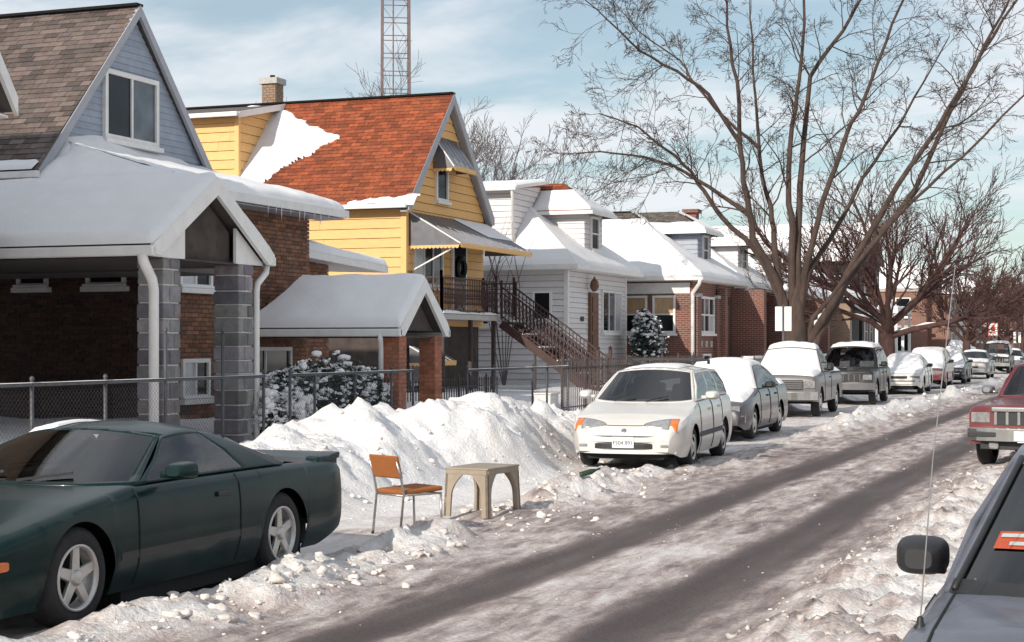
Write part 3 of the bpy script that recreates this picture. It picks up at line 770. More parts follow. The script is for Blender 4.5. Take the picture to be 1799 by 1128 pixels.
C2 = gable_canopy('canopy', 'small snow covered gable canopy on red brick columns before the front door', -12.4, -15.45, 26.75, 28.95, 2.08, 2.98, 'white_trim', hip=.55)
m = MB(); m.prism([(-12.55, 27.1, 2.05), (-12.55, 28.6, 2.05), (-12.55, 27.85, 2.68)], (-.04, 0, 0)); m.build('gable_panel', 'dark_wall', C2)
def brick_column(T, xc, yc, w, z0, z1, seed):
    h = w/2; m = MB(); m.box(xc-h+.004, xc+h-.004, yc-h+.004, yc+h-.004, z0, z1); p = m.build('column', 'mortar', T)
    pcs = []
    for F, a in ((front(xc+h), yc), (near(yc-h), xc), (far_side(yc+h), -xc), ((Vector((xc-h, 0, 0)), Vector((0, -1, 0)), Z, Vector((-1, 0, 0))), -yc)):
        pcs += courses(F, rect(a-h-.008, a+h+.008, z0, z1), .075, .010, .010, .2, .01, seed, .22, vgap=.01)
    pieces_join(pcs, 'brickwork', 'brick_red', p)
brick_column(C2, -12.62, 27.05, .31, .2, 1.95, 5); brick_column(C2, -12.62, 28.66, .31, .2, 1.95, 6)
downspout(C2, [(-12.75, 26.72, 1.98), (-12.75, 26.74, 1.85), (-12.78, 26.82, 1.7), (-12.78, 26.82, .6)])
m = MB(); m.box(-15.35, -12.8, 26.9, 26.94, .9, 1.0); m.build('rail', 'iron', C2)

# ---------- house 2: yellow house with the orange roof
H2 = thing('gable_house', 'yellow clapboard house with orange shingle roof, metal awnings and front stairs', 'house', (-20, 42.3, .4))
Y0, Y1, YC, XF = 39.6, 45.0, 42.3, -18.0
m = MB(); m.box(-30, XF-.02, Y0+.02, Y1-.02, 2.3, 5.5); m.prism([(-30, Y0-.1, 5.48), (-30, Y1+.1, 5.48), (-30, YC, 8.4)], (12-.02, 0, 0)); m.build('wall', 'wood_brown', H2)  # dark core behind the board gaps, painting the lap shadow lines
m = MB(); m.box(-30, XF-.1, Y0+.08, Y1-.08, 0, 2.35); m.build('basement', 'dark_wall', H2)
pieces_objects(courses(near(Y0), rect(-30, XF-.1, 2.3, 5.45), .255, .034, .004, 3.4, .006, 21, .05, vgap=.011), 'siding_board', 'yellow_siding', H2)
pieces_objects(courses(front(XF), [(Y0+.12, 2.3), (Y1, 2.3), (Y1, 5.5), (YC, 8.38), (Y0+.12, 5.6)], .235, .032, .004, None, seed=22, tint=.05, vgap=.011), 'siding_board', 'yellow_siding', H2)
m = MB(); m.box(XF-.11, XF+.045, Y0-.045, Y0+.11, 2.3, 5.45); m.build('corner_board', 'yellow_trim', H2)
for y0 in (39.28, 45.32):
    slab(H2, [(-30.2, YC, 8.70), (XF+.20, YC, 8.70), (XF+.20, y0, 5.44), (-30.2, y0, 5.44)], .13, 'roof_deck')
    m = MB(); m.prism([(XF+.25, YC, 8.72), (XF+.25, YC, 8.42), (XF+.25, y0+(.2 if y0 < 42 else -.2), 5.30), (XF+.25, y0, 5.28), (XF+.25, y0, 5.48)], (-.07, 0, 0)); m.build('bargeboard', 'grey_trim', H2)
    m = MB(); m.prism([(XF+.18, YC, 8.50), (XF+.18, y0, 5.26), (XF, y0, 5.26), (XF, YC, 8.50)], (0, 0, -.02)); m.build('soffit', 'grey_trim', H2)
F2, L2 = slope_near(39.26, 5.46, YC, 8.72)
pieces_join(courses(F2, rect(-30, XF+.24, 0, L2), .14, .022, .006, .30, .008, 23, .34, hue=.10), 'shingles', 'shingle_orange', H2)
m = MB(); m.bar((-30, YC, 8.73), (XF+.23, YC, 8.73), .24, .05); m.build('ridge_cap', 'shingle_orange', H2)
gutter(H2, (-30, 39.22, 5.40), (XF+.20, 39.22, 5.40))
snow_patch(F2, [(-19.7, -.02), (-17.6, -.02), (-17.6, .34), (-18.1, .22), (-18.8, .2), (-19.3, .1)], .07, H2, seed=6, rag=.07, edge=.1)
snow_patch(F2, [(-23.3, -.1), (-24.2, 4.35), (-23.2, 4.3), (-22.3, 3.7), (-21.2, 3.05), (-20.7, 2.75), (-21.3, 2.25), (-22.1, 1.5), (-22.5, .9), (-22.6, -.1)], .10, H2, seed=8, rag=.11)
# shed dormer
XD, YD = -23.2, 39.95
m = MB(); m.prism([(XD-.02, YD+.02, 5.6), (XD-.02, YC, 8.5), (XD-.02, YD+.02, 8.06)], (-6.8, 0, 0)); m.build('dormer', 'wood_brown', H2)  # dark core again stands in for shadow between the boards
pieces_objects(courses(near(YD), rect(-30, XD-.06, 5.6, 8.05), .255, .034, .004, 3.4, .006, 31, .05, vgap=.011), 'siding_board', 'yellow_siding', H2)
pieces_objects(courses(front(XD), [(YD+.06, 6.1), (YC, 8.55), (YD+.06, 8.05)], .255, .032, .004, None, seed=32, tint=.05, vgap=.011), 'siding_board', 'yellow_siding', H2)
m = MB(); m.box(XD-.09, XD+.04, YD-.04, YD+.08, 5.8, 8.05); m.build('corner_board', 'yellow_trim', H2)
m = MB(); m.prism([(-30, YD-.35, 8.10), (XD+.2, YD-.35, 8.10), (XD+.2, YC+.1, 8.72), (-30, YC+.1, 8.72)], (0, 0, -.10)); m.build('dormer_roof', 'roof_deck', H2)
gutter(H2, (-30, YD-.4, 8.07), (XD+.22, YD-.4, 8.07)); m = MB(); m.bar((XD+.22, YD-.35, 8.05), (XD+.22, YC, 8.63), .05, .16); m.build('fascia', 'white_trim', H2)
# chimney
m = MB(); m.box(-24.75, -24.28, 44.0, 44.45, 6, 9.62); ch = m.build('chimney', 'brick_dark', H2)
pieces_join(courses(near(44.0), rect(-24.75, -24.28, 8.3, 9.62), .076, .012, .012, .2, .01, 41, .3, vgap=.01) + courses(front(-24.28), rect(44.0, 44.45, 8.3, 9.62), .076, .012, .012, .2, .01, 42, .3, vgap=.01), 'brickwork', 'tan_brick', ch)
m = MB(); m.box(-24.82, -24.21, 43.93, 44.52, 9.62, 9.80); m.build('cap', 'concrete', ch)
m = MB(); m.lathe([(.07, 0), (.08, .1), (.05, .1), (.05, 0)], (-24.5, 44.2, 9.8), (0, 0, 1), 10); m.build('flue', 'brick_dark', ch)
# openings
window(H2, front(XF), 41.5, 42.3, 5.72, 6.8, fmat='white_trim', base=.03, sill=True)
window(H2, front(XF), 40.05, 41.95, 3.35, 4.55, cols=3, pane=['curtain_white', 'glass', 'glass_grey'], base=.03)
m = MB(); m.box(XF+.02, XF+.09, 42.55, 43.6, 2.62, 4.75); dr = m.build('door', 'white_trim', H2)
m = MB(); m.box(XF+.07, XF+.11, 42.68, 43.47, 2.75, 4.62); m.build('storm_panel', 'glass', dr)
m = MB(); m.lathe([(.27, -.05), (.34, 0), (.27, .05), (.20, 0), (.27, -.05)], (XF+.16, 43.05, 3.95), (1, 0, 0), 22); m.build('wreath', 'leaf_dark', dr)
# awnings: ribbed metal, closed ends
def awning(parent, X, y0, y1, zt, zb, dep, lip=.12, scal=True):
    m = MB(); n = max(6, int((y1-y0)/.14)); rows = []
    for i in range(n):
        a = y0+(y1-y0)*i/n; b = y0+(y1-y0)*(i+1)/n; o = .012 if i % 2 else 0
        g = .92+.16*rng.random()
        m.prism([(X+.03, a, zt+o), (X+.03, b-.006, zt+o), (X+dep, b-.006, zb+o), (X+dep, a, zb+o)], (0, 0, -.015), (g, g, g))
    for ye_ in (y0, y1-.02):
        m.prism([(X+.03, ye_, zt), (X+dep, ye_, zb), (X+dep, ye_, zb-.05), (X+.03, ye_, zb-.05)], (0, .02, 0), (.9, .9, .9))
    aw = m.build('awning', 'awning_metal', parent)
    m = MB()
    for k in range(int((y1-y0)/.11)):
        a = y0+k*.11; m.prism([(X+dep+.003, a, zb+.02), (X+dep+.003, a+.11, zb+.02), (X+dep+.003, a+.105, zb-.09), (X+dep+.003, a+.055, zb-.12), (X+dep+.003, a+.005, zb-.09)], (.012, 0, 0))
    for k in range(int(dep/.11)):
        a = X+.03+k*.11; m.prism([(a, y0-.004, zb-.04), (a+.11, y0-.004, zb-.04), (a+.105, y0-.004, zb-.10), (a+.055, y0-.004, zb-.13), (a+.005, y0-.004, zb-.10)], (0, -.012, 0))
    m.build('valance', 'yellow_trim', aw, kind='stuff')
    m = MB(); m.bar((X+.04, y0-.012, zt), (X+dep, y0-.012, zb), .03, .03); m.build('trim', 'white_trim', aw)
    return aw
aw = awning(H2, XF, 39.75, 45.1, 5.28, 4.42, 1.5)
m = MB(); m.bar((XF+.08, 39.9, 3.75), (XF+1.35, 39.85, 4.36), .035, .035); m.build('brace', 'white_trim', aw)
snow_quad((XF+.9, 43.2, 4.79), (XF+.9, 45.1, 4.79), (XF+.05, 45.1, 5.30), (XF+.05, 42.6, 5.30), .03, H2, nu=40, nv=10, seed=4, noise=.8)
awning(H2, XF, 41.35, 42.95, 7.45, 6.6, .65)
awning(H2, XF-.05, 39.9, 41.3, 1.75, 1.35, .8)
window(H2, front(XF-.1), 40.1, 41.1, .7, 1.35, pane='glass', sill=False)
# balcony and stairs
m = MB(); m.box(XF+.03, -16.98, 39.65, 43.6, 2.46, 2.60); m.box(XF+.03, -16.9, 43.6, 44.85, 2.46, 2.60); bal = m.build('balcony', 'concrete', H2)
snow_quad((-17.16, 39.7, 2.61), (-16.96, 39.7, 2.61), (-16.96, 43.6, 2.61), (-17.16, 43.6, 2.61), .07, H2, nu=8, nv=50, edge=.06, seed=2, noise=.8)
for y in (39.9, 41.8, 43.5):
    m = MB(); m.box(-17.12, -17.02, y-.05, y+.05, .3, 2.46); m.build('post', 'iron', bal)
def railing(parent, a, b, h, step, mat='iron_brown', scroll=True):
    a = Vector(a); b = Vector(b); n = max(2, int((b-a).length/step)); m = MB()
    m.bar(a+Z*h, b+Z*h, .055, .04); m.bar(a+Z*.1, b+Z*.1, .03, .03); m.bar(a+Z*(h-.16), b+Z*(h-.16), .025, .025)
    for i in range(n+1):
        p = a.lerp(b, i/n); w = .06 if i in (0, n) else .022
        m.bar(p, p+Z*(h+(.18 if i in (0, n) else 0)), w)
        if scroll and i < n:
            c = a.lerp(b, (i+.5)/n)+Z*(h*.5); d = (b-a).normalized()
            for s in (-1, 1):
                m.tube([c+d*(.045*math.cos(t)*s)+Z*(s*.11+.11*math.sin(t)) for t in [k*math.pi/3 for k in range(7)]], .011, 4, cap=False)
    return m.build('railing', mat, parent)
railing(bal, (-17.02, 39.7, 2.6), (-17.02, 43.6, 2.6), .95, .125)
railing(bal, (XF+.1, 39.7, 2.6), (-17.02, 39.7, 2.6), .95, .125)
railing(bal, (XF+.1, 44.8, 2.6), (-16.95, 44.8, 2.6), .95, .125)
st = thing('front_stairs', 'dark iron front stairs climbing to the yellow house balcony', 'stairs', (-15.6, 44.2, .45))
N = 11
for i in range(N):
    x = -16.88+i*.255; z = 2.42-i*.183
    m = MB(); m.box(x, x+.28, 43.68, 44.72, z-.045, z); m.build('tread', 'iron_brown', st)
    if i % 2 == 0:
        m = MB(); m.box(x+.04, x+.24, 43.74, 44.66, z+.002, z+.05+.02*rng.random()); m.build('snow', 'snow', st, bevel=.03)
for y in (43.64, 44.76):
    m = MB(); m.bar((-16.9, y, 2.38), (-14.05, y, .36), .05, .22); m.build('stringer', 'iron_brown', st)
    railing(st, (-16.88, y, 2.5), (-14.05, y, .47), .92, .13)
    m = MB(); m.bar((-14.03, y, .3), (-14.03, y, 1.65), .09); m.lathe([(.0, .12), (.06, .06), (.03, 0)], (-14.03, y, 1.65), (0, 0, 1), 8); m.build('newel_post', 'iron_brown', st)
for x, zt_ in ((-15.9, 1.6), (-15.0, .95)):
    for y in (43.7, 44.7):
        m = MB(); m.bar((x, y, .35), (x, y, zt_), .06); m.build('support', 'iron', st)

H2.location.y -= .35; st.location.y -= .35
# ------------------------------------------------------------------ hip-roofed bungalows down the street
def hip_house(name, label, X, Y0, Y1, ze, zr, wallmat, deck, dormer, trim='white_trim', oh=.45, snow=.10, bare=0.0, dmat='white_trim', near_cover=(0, 1), depth=13, group=None, front_cover=True, z0=0.0, flat_dormer=False, simple=False):
    T = thing(name, label, 'house', (X-3, (Y0+Y1)/2, .4), group=group); yc = (Y0+Y1)/2
    m = MB(); m.box(X-depth, X, Y0, Y1, z0, ze); m.build('wall', wallmat, T)
    hipn = dict(edge=.16, noise=.35, seed=int(Y0))
    e0, e1, xe = Y0-oh, Y1+oh, X+oh; run = (e1-e0)/2; xr = xe-run*1.02
    A, B = (xe, e0, ze), (xe, e1, ze); R0 = (xr, yc, zr); Rb = (X-depth, yc, zr); Ab, Bb = (X-depth, e0, ze), (X-depth, e1, ze)
    m = MB(); m.prism([Ab, A, R0, Rb], (0, 0, -.12)); m.prism([A, B, R0], (0, 0, -.12)); m.prism([B, Bb, Rb, R0], (0, 0, -.12)); m.build('roof', deck, T)
    # eave board, soffit
    m = MB(); m.bar((X-depth, e0-.02, ze-.06), (xe+.02, e0-.02, ze-.06), .07, .16); m.bar((xe+.03, e0-.05, ze-.06), (xe+.03, e1+.05, ze-.06), .07, .16); m.build('gutter', trim, T)
    m = MB(); m.box(X-depth, xe-.02, e0+.03, Y0, ze-.16, ze-.13); m.box(X, xe-.02, Y0, e1, ze-.165, ze-.135); m.build('soffit', trim, T)
    Fn, Ln = slope_near(e0, ze, yc, zr); Ff, Lf = slope_front(xe, ze, xr, zr)
    b = 1-bare
    lerp = lambda p, q, t: tuple(Vector(p).lerp(Vector(q), t))
    if bare:
        pcs = courses(Fn, clip(clip([(X-depth, Ln*b-.7), (xe-.2, Ln*b-.7), (xr, Ln), (X-depth, Ln)], 0, 1, Ln), 1, 1.02*(xe-xr)/Ln, xe), .15, .02, .006, .3, .008, 5, .35)
        pieces_join(pcs, 'shingles', 'shingle_dark', T)
        m = MB(); m.bar(Rb, R0, .22, .05); m.build('ridge_cap', 'shingle_dark', T)
    # snow blankets on the near and front slopes
    snow_quad((X-depth, e0, ze+.01), (xe, e0, ze+.01), lerp((xe, e0, ze), R0, b), lerp(Ab, Rb, b), snow, T, nu=50, nv=26, rim=(0, 0, 1, bool(bare)), **hipn)
    if front_cover: snow_quad((xe, e0, ze+.01), (xe, e1, ze+.01), R0, R0, snow, T, nu=40, nv=24, rim=(0, 0, 1, 0), **hipn)
    snow_quad((xe, e1, ze+.01), (X-depth, e1, ze+.01), lerp(Bb, Rb, b), lerp(B, R0, b), snow, T, nu=20, nv=12, rim=(0, 0, 1, bool(bare)), **hipn)
    # front dormer
    if dormer:
        dx, d0, d1, dz, siding = dormer; dc = (d0+d1)/2
        xb = xe-(dz-ze)/(zr-ze)*(xe-xr)-.4
        m = MB(); m.box(xb-2.2, dx, d0, d1, ze-.05, dz); dm = m.build('dormer', 'dark_wall' if siding else dmat, T)  # under siding, the dark core paints shadow lines in the gaps
        if siding:
            zl = ze+(zr-ze)*(xe-dx)/(xe-xr)-.1
            pieces_objects(courses(near(d0), [(dx, zl), (dx, dz), (xb-.3, dz)], .17, .028, .004, None, seed=3, tint=.05, vgap=.011), 'siding_board', siding, dm)
            pieces_objects(courses(front(dx), rect(d0, d1, zl, dz), .17, .028, .004, None, seed=4, tint=.05, vgap=.011), 'siding_board', siding, dm)
        w = window(T, front(dx), dc-.42, dc+.42, dz-1.25, dz-.12, rows=2, base=.04, sill=True)
        o = .38; DA, DB = (dx+o, d0-o, dz), (dx+o, d1+o, dz); rx = dx+o-(d1-d0+2*o)/2*1.05; zt = zr+.02
        DR = (rx, dc, zt); DAb, DBb, DRb = (xr-3.0, d0-o, dz), (xr-3.0, d1+o, dz), (xr-3.0, dc, zt)
        m = MB(); m.prism([DAb, DA, DR, DRb], (0, 0, -.09)); m.prism([DA, DB, DR], (0, 0, -.09)); m.prism([DB, DBb, DRb, DR], (0, 0, -.09)); m.build('dormer_roof', deck, T)
        m = MB(); m.bar((xb-.3, d0-o-.01, dz-.05), (dx+o+.01, d0-o-.01, dz-.05), .05, .12); m.bar((dx+o+.02, d0-o-.03, dz-.05), (dx+o+.02, d1+o+.03, dz-.05), .05, .12); m.build('fascia', trim, T)
        a0, a1 = near_cover
        FD, LD = slope_near(d0-o, dz, dc, zt)
        pcs = courses(FD, clip([(DAb[0], 0), (dx+o, 0), (rx, LD), (DAb[0], LD)], 0, 1, LD), .15, .02, .006, .3, .008, 6, .35)
        pieces_join(pcs, 'shingles', 'shingle_dark' if bare else 'shingle_orange' if a1 < 1 else 'shingle_dark', T)
        snow_quad(lerp(DAb, DRb, a0), lerp(DA, DR, a0), lerp(DA, DR, a1), lerp(DAb, DRb, a1), snow*.8, T, nu=40, nv=18, seed=int(Y0)+7, noise=.5, rim=(0, 0, 1, a1 < 1))
        snow_quad(DA, DB, lerp(DB, DR, .97), lerp(DA, DR, .97), snow*.8, T, nu=24, nv=16, seed=int(Y0)+7, noise=.5, rim=(0, 0, 1, 1))
    return T

# ---------- house 3: white frame bungalow
X, Y0, Y1 = -17.0, 49.3, 55.6
H3 = hip_house('bungalow', 'white clapboard bungalow with snowy hip roof, dormer and carved brown door', X, Y0, Y1, 4.3, 7.22, 'dark_wall', 'roof_deck', (-17.3, 51.9, 53.8, 6.2, 'white_siding'), near_cover=(.02, .72), front_cover=True)  # dark core under white boards, so gaps read as painted shadow lines
pieces_objects(courses(near(Y0), rect(-30, X-.1, .5, 4.22), .195, .030, .004, 3.6, .005, 51, .05, vgap=.012), 'siding_board', 'white_siding', H3)
pieces_objects(courses(front(X), rect(Y0+.1, Y1, .5, 4.2), .165, .026, .004, None, seed=52, tint=.05, vgap=.011), 'siding_board', 'white_siding', H3)
for c in ((X-.1, X+.035, Y0-.035, Y0+.1), (X-.1, X+.035, Y1-.1, Y1+.035)):
    m = MB(); m.box(*c, .4, 4.2); m.build('corner_board', 'white_trim', H3)
window(H3, near(Y0), -18.15, -17.5, 2.55, 3.5, base=.03)
window(H3, front(X), 52.75, 54.95, 2.2, 3.62, cols=3, pane=['glass', 'glass_grey', 'curtain_white'], base=.03)
window(H3, near(Y0), -20.6, -19.6, 2.4, 3.6, base=.03)
m = MB(); m.box(X+.02, X+.12, 51.35, 52.15, .9, 3.5); dr = m.build('door', 'wood_brown', H3)
for k in range(4):
    m = MB(); m.box(X+.12, X+.15, 51.47, 52.03, 1.0+k*.62, 1.5+k*.62); m.build('panel', 'wood_brown', dr, bevel=.02)
m = MB(); m.lathe([(.0, .42), (.05, .32), (.13, .24), (.16, .05), (.08, -.08), (0, -.1)], (X+.25, 51.3, 3.62), (0, 0, 1), 8); m.build('lantern', 'wood_brown', H3)
m = MB(); m.box(X+.03, X+.05, 50.55, 50.85, 2.55, 2.70); m.build('house_number_plate', 'iron', H3)
# rear shed dormer
XD, YD = -19.0, 49.75
m = MB(); m.prism([(XD-.02, YD+.02, 4.4), (XD-.02, 52.4, 7.1), (XD-.02, YD+.02, 6.85)], (-9, 0, 0)); m.build('rear_dormer', 'dark_wall', H3)  # dark backing gives the siding gaps their painted shadow
pieces_objects(courses(near(YD), rect(-28, XD-.05, 4.4, 6.85), .19, .030, .004, 3.6, .005, 53, .05, vgap=.012), 'siding_board', 'white_siding', H3)
pieces_objects(courses(front(XD), [(YD, 5.0), (52.4, 7.1), (YD, 6.85)], .19, .030, .004, None, seed=54, tint=.05, vgap=.012), 'siding_board', 'white_siding', H3)
m = MB(); m.prism([(-28, YD-.35, 6.88), (XD+.25, YD-.35, 6.88), (XD+.25, 52.5, 7.30), (-28, 52.5, 7.30)], (0, 0, -.09)); m.build('rear_dormer_roof', 'white_trim', H3)
snow_quad((-28, YD-.3, 6.89), (XD+.22, YD-.3, 6.89), (XD+.22, 52.4, 7.29), (-28, 52.4, 7.29), .09, H3, seed=2)
gutter(H3, (-28, YD-.4, 6.80), (XD+.25, YD-.4, 6.80)); downspout(H3, [(XD+.1, YD-.38, 6.75), (XD+.02, YD-.1, 6.5), (XD+.02, YD-.07, 5.1)])
# bare twigs poking over the eave
m = MB()
for k in range(16):
    p = Vector((-19.0+rng.uniform(-.6, .6), 48.7+rng.uniform(-.3, .2), 3.6)); q = p+Vector((rng.uniform(-.7, 1.0), rng.uniform(-.3, .2), rng.uniform(1.0, 2.6)))
    m.tube([p, p.lerp(q, .5)+Vector((rng.uniform(-.1, .1), 0, .15)), q], [.014, .009, .003], 4)
for k in range(7):
    p = Vector((-18.9, 48.7, .3)); m.tube([p, (-19.0+rng.uniform(-.6, .6), 48.7+rng.uniform(-.3, .2), 3.62)], [.02, .012], 5)
tag(m.build('bare_shrub', 'twig_grey', None), 'tall bare shrub growing against the white bungalow side wall', 'shrub')

# ---------- brick bungalows
def brick_front(T, X, Y0, Y1, ze, mat='bungalow_brick', entry=True, rich=True):
    """bay of white windows between brick piers, dark panel painted as porch shade, basement lights"""
    w0, w1 = Y0+.75, Y0+3.0
    window(T, front(X), w0, w1, 2.2, 3.55, cols=3, rows=2, pane=['glass_grey', 'glass', 'curtain_white', 'glass'], base=.02, fw=.09)
    for k, y in enumerate((Y0+.35, w1+.33)):
        m = MB(); m.box(X-.1, X+.16, y-.3, y+.3, .3, 3.5); m.build('pier', mat, T)
        m = MB(); m.box(X-.12, X+.20, y-.34, y+.34, 3.5, 3.62); m.build('pier_cap', 'concrete', T)
    if entry:
        m = MB(); m.box(X+.004, X+.03, Y1-2.5, Y1-.5, 1.2, 3.6); m.build('porch_shade_panel', 'dark_wall', T)  # flat dark sheet on the wall, painting the shade of the entry
        m = MB(); m.box(X+.02, X+.07, Y1-2.0, Y1-1.1, 1.25, 3.3); m.build('door', 'wood_brown', T)
        for y in (Y1-2.75, Y1-.35):
            m = MB(); m.box(X-.1, X+1.3, y-.22, y+.22, .3, 3.9) if y > Y1-1 else m.box(X+.05, X+.35, y-.22, y+.22, .3, 3.9); m.build('pier', mat, T)
        m = MB(); m.box(X, X+1.4, Y1-2.9, Y1-.1, .2, 1.15); m.build('porch', mat, T)
        m = MB(); m.box(X-.05, X+1.46, Y1-2.95, Y1-.05, 1.15, 1.26); m.build('porch_cap', 'concrete', T)
        snow_quad((X+.9, Y1-2.9, 1.265), (X+1.45, Y1-2.9, 1.265), (X+1.45, Y1-.1, 1.265), (X+.9, Y1-.1, 1.265), .09, T, nu=14, nv=24, edge=.08)
    if rich:
        for k in range(3):
            y = w0+.35+k*.75; m = MB(); m.prism([(X, y-.14, 1.93), (X, y+.14, 1.93), (X, y+.09, 1.70), (X, y-.09, 1.70)], (.05, 0, 0)); m.build('stone_block', 'concrete', T)
        window(T, front(X), w0+.55, w1-.55, .85, 1.45, pane='glass', sill=True)
def brick_side(T, X, Y0, n=2):
    for k in range(n):
        u1 = X-.62-k*1.05; window(T, near(Y0), u1-.85, u1, 2.2, 3.55, rows=2, pane=['glass', 'curtain_tan'], base=.02, fw=.08)
    m = MB(); m.box(X-12, X-.1, Y0-.03, Y0, 3.62, 4.0); m.build('frieze', 'white_trim', T)

grp = 'brick bungalows in a row'
H4 = hip_house('bungalow', 'red brick bungalow with bright snowy roof and bare dark ridge shingles', -15.0, 57.2, 63.6, 4.22, 6.85, 'bungalow_brick', 'roof_deck', (-15.6, 60.2, 62.2, 6.05, 'grey_siding'), bare=.14, dmat='grey_trim', near_cover=(.0, .38), snow=.11)
brick_front(H4, -15.0, 57.2, 63.6, 4.2); brick_side(H4, -15.0, 57.2)
downspout(H4, [(-14.6, 56.72, 4.1), (-14.65, 56.8, 3.95), (-14.98, 57.1, 3.62), (-14.98, 57.12, 3.5), (-14.98, 57.12, .4)], .12)
H5 = hip_house('bungalow', 'brick bungalow with wooden dormer next to the bare ridged one', -15.2, 65.3, 71.3, 4.2, 6.7, 'bungalow_brick', 'roof_deck', (-15.8, 67.6, 69.5, 6.0, 'white_siding'), near_cover=(.0, .9), dmat='white_trim')
brick_front(H5, -15.2, 65.3, 71.3, 4.2); brick_side(H5, -15.2, 65.3, 1)
downspout(H5, [(-14.75, 64.86, 4.1), (-15.1, 65.2, 3.6), (-15.1, 65.22, .4)], .12)
m = MB(); m.box(-18.6, -18.1, 69.6, 70.1, 5.5, 7.5); m.box(-18.7, -18.0, 69.5, 70.2, 7.5, 7.66); m.build('chimney', 'bungalow_brick', H5)
H6 = hip_house('bungalow', 'brick bungalow with snowy roof behind the big multi-stemmed tree', -15.2, 72.8, 78.6, 4.2, 6.7, 'bungalow_brick', 'roof_deck', (-15.8, 74.8, 76.6, 6.0, None), near_cover=(.0, .9))
brick_front(H6, -15.2, 72.8, 78.6, 4.2); brick_side(H6, -15.2, 72.8, 1)
H7 = hip_house('bungalow', 'tan brick bungalow with snow covered hip roof right of the big tree', -15.4, 80.2, 86.0, 4.2, 6.6, 'tan_brick', 'roof_deck', (-16.0, 82.3, 84.1, 6.0, None), near_cover=(.0, .95))
brick_front(H7, -15.4, 80.2, 86.0, 4.2, 'tan_brick', rich=False)
H8 = hip_house('bungalow', 'pale blue white frame house with snowy porch roof', -15.0, 88.0, 94.0, 4.3, 6.6, 'paint_bluewhite', 'roof_deck', None)
window(H8, front(-15.0), 89.0, 91.0, 2.0, 3.5, cols=3); window(H8, near(88.0), -16.6, -15.7, 2.0, 3.4)
m = MB(); m.prism([(-13.4, 90.5, 3.3), (-13.4, 94.0, 3.3), (-15, 94.0, 3.9), (-15, 90.5, 3.9)], (0, 0, -.12)); m.build('porch_roof', 'white_trim', H8)
snow_quad((-13.4, 90.5, 3.31), (-13.4, 94, 3.31), (-15, 94, 3.91), (-15, 90.5, 3.91), .15, H8, nu=16, nv=10)
for y in (90.7, 93.8):
    m = MB(); m.box(-13.6, -13.45, y-.08, y+.08, .3, 3.2); m.build('post', 'white_trim', H8)
H9 = thing('two_flat', 'two storey pale frame house with flat snowy front porch', 'house', (-18, 100, .4))
m = MB(); m.box(-28, -15.2, 96.3, 103.0, 0, 6.6); m.build('wall', 'paint_bluewhite', H9)
m = MB(); m.prism([(-28, 95.9, 6.6), (-28, 103.4, 6.6), (-28, 99.65, 9.0)], (13.1, 0, 0)); m.build('roof', 'roof_deck', H9)
snow_quad((-28, 95.85, 6.61), (-14.9, 95.85, 6.61), (-14.9, 99.65, 9.02), (-28, 99.65, 9.02), .12, H9)
for y in (97.0, 99.0, 101.0):
    for z in (1.9, 4.6): window(H9, front(-15.2), y, y+1.1, z, z+1.3, rows=2)
m = MB(); m.box(-15.2, -13.2, 96.6, 102.7, 3.6, 3.85); m.build('porch_roof', 'white_trim', H9)
snow_quad((-13.2, 96.6, 3.86), (-13.2, 102.7, 3.86), (-15.2, 102.7, 3.86), (-15.2, 96.6, 3.86), .18, H9, nu=16, nv=16)
for y in (96.8, 99.6, 102.5):
    m = MB(); m.box(-13.4, -13.25, y-.08, y+.08, .3, 3.6); m.build('post', 'white_trim', H9)
window(H9, near(96.3), -16.8, -15.9, 4.4, 5.8)

H10 = thing('two_flat', 'low flat roofed orange brick two storey building beyond the small tree', 'house', (-17, 116, .4))
m = MB(); m.box(-27, -13.4, 111.5, 119.0, 0, 5.3); m.build('wall', 'orange_brick', H10)
m = MB(); m.box(-27.1, -13.3, 111.4, 119.1, 5.3, 5.5); m.build('coping', 'concrete', H10)
m = MB(); m.box(-13.4, -12.0, 112.5, 116.5, 0, 5.1); m.build('bay', 'orange_brick', H10)
for z in (1.3, 3.6):
    window(H10, front(-12.0), 113.0, 116.0, z, z+1.3, cols=3); window(H10, near(111.5), -15.4, -14.4, z, z+1.3); window(H10, front(-13.4), 117.2, 118.4, z, z+1.3)
m = MB(); m.box(-13.5, -13.2, 111.3, 111.5, 2.9, 3.05); m.box(-26, -13.2, 111.42, 111.5, 2.9, 3.05); m.build('stone_band', 'concrete', H10)
snow_quad((-27, 111.4, 5.51), (-13.3, 111.4, 5.51), (-13.3, 119.1, 5.51), (-27, 119.1, 5.51), .2, H10, nu=30, nv=20)
snow_quad((-12.0, 112.4, 5.12), (-12.0, 116.6, 5.12), (-13.4, 116.6, 5.12), (-13.4, 112.4, 5.12), .15, H10, nu=10, nv=14)

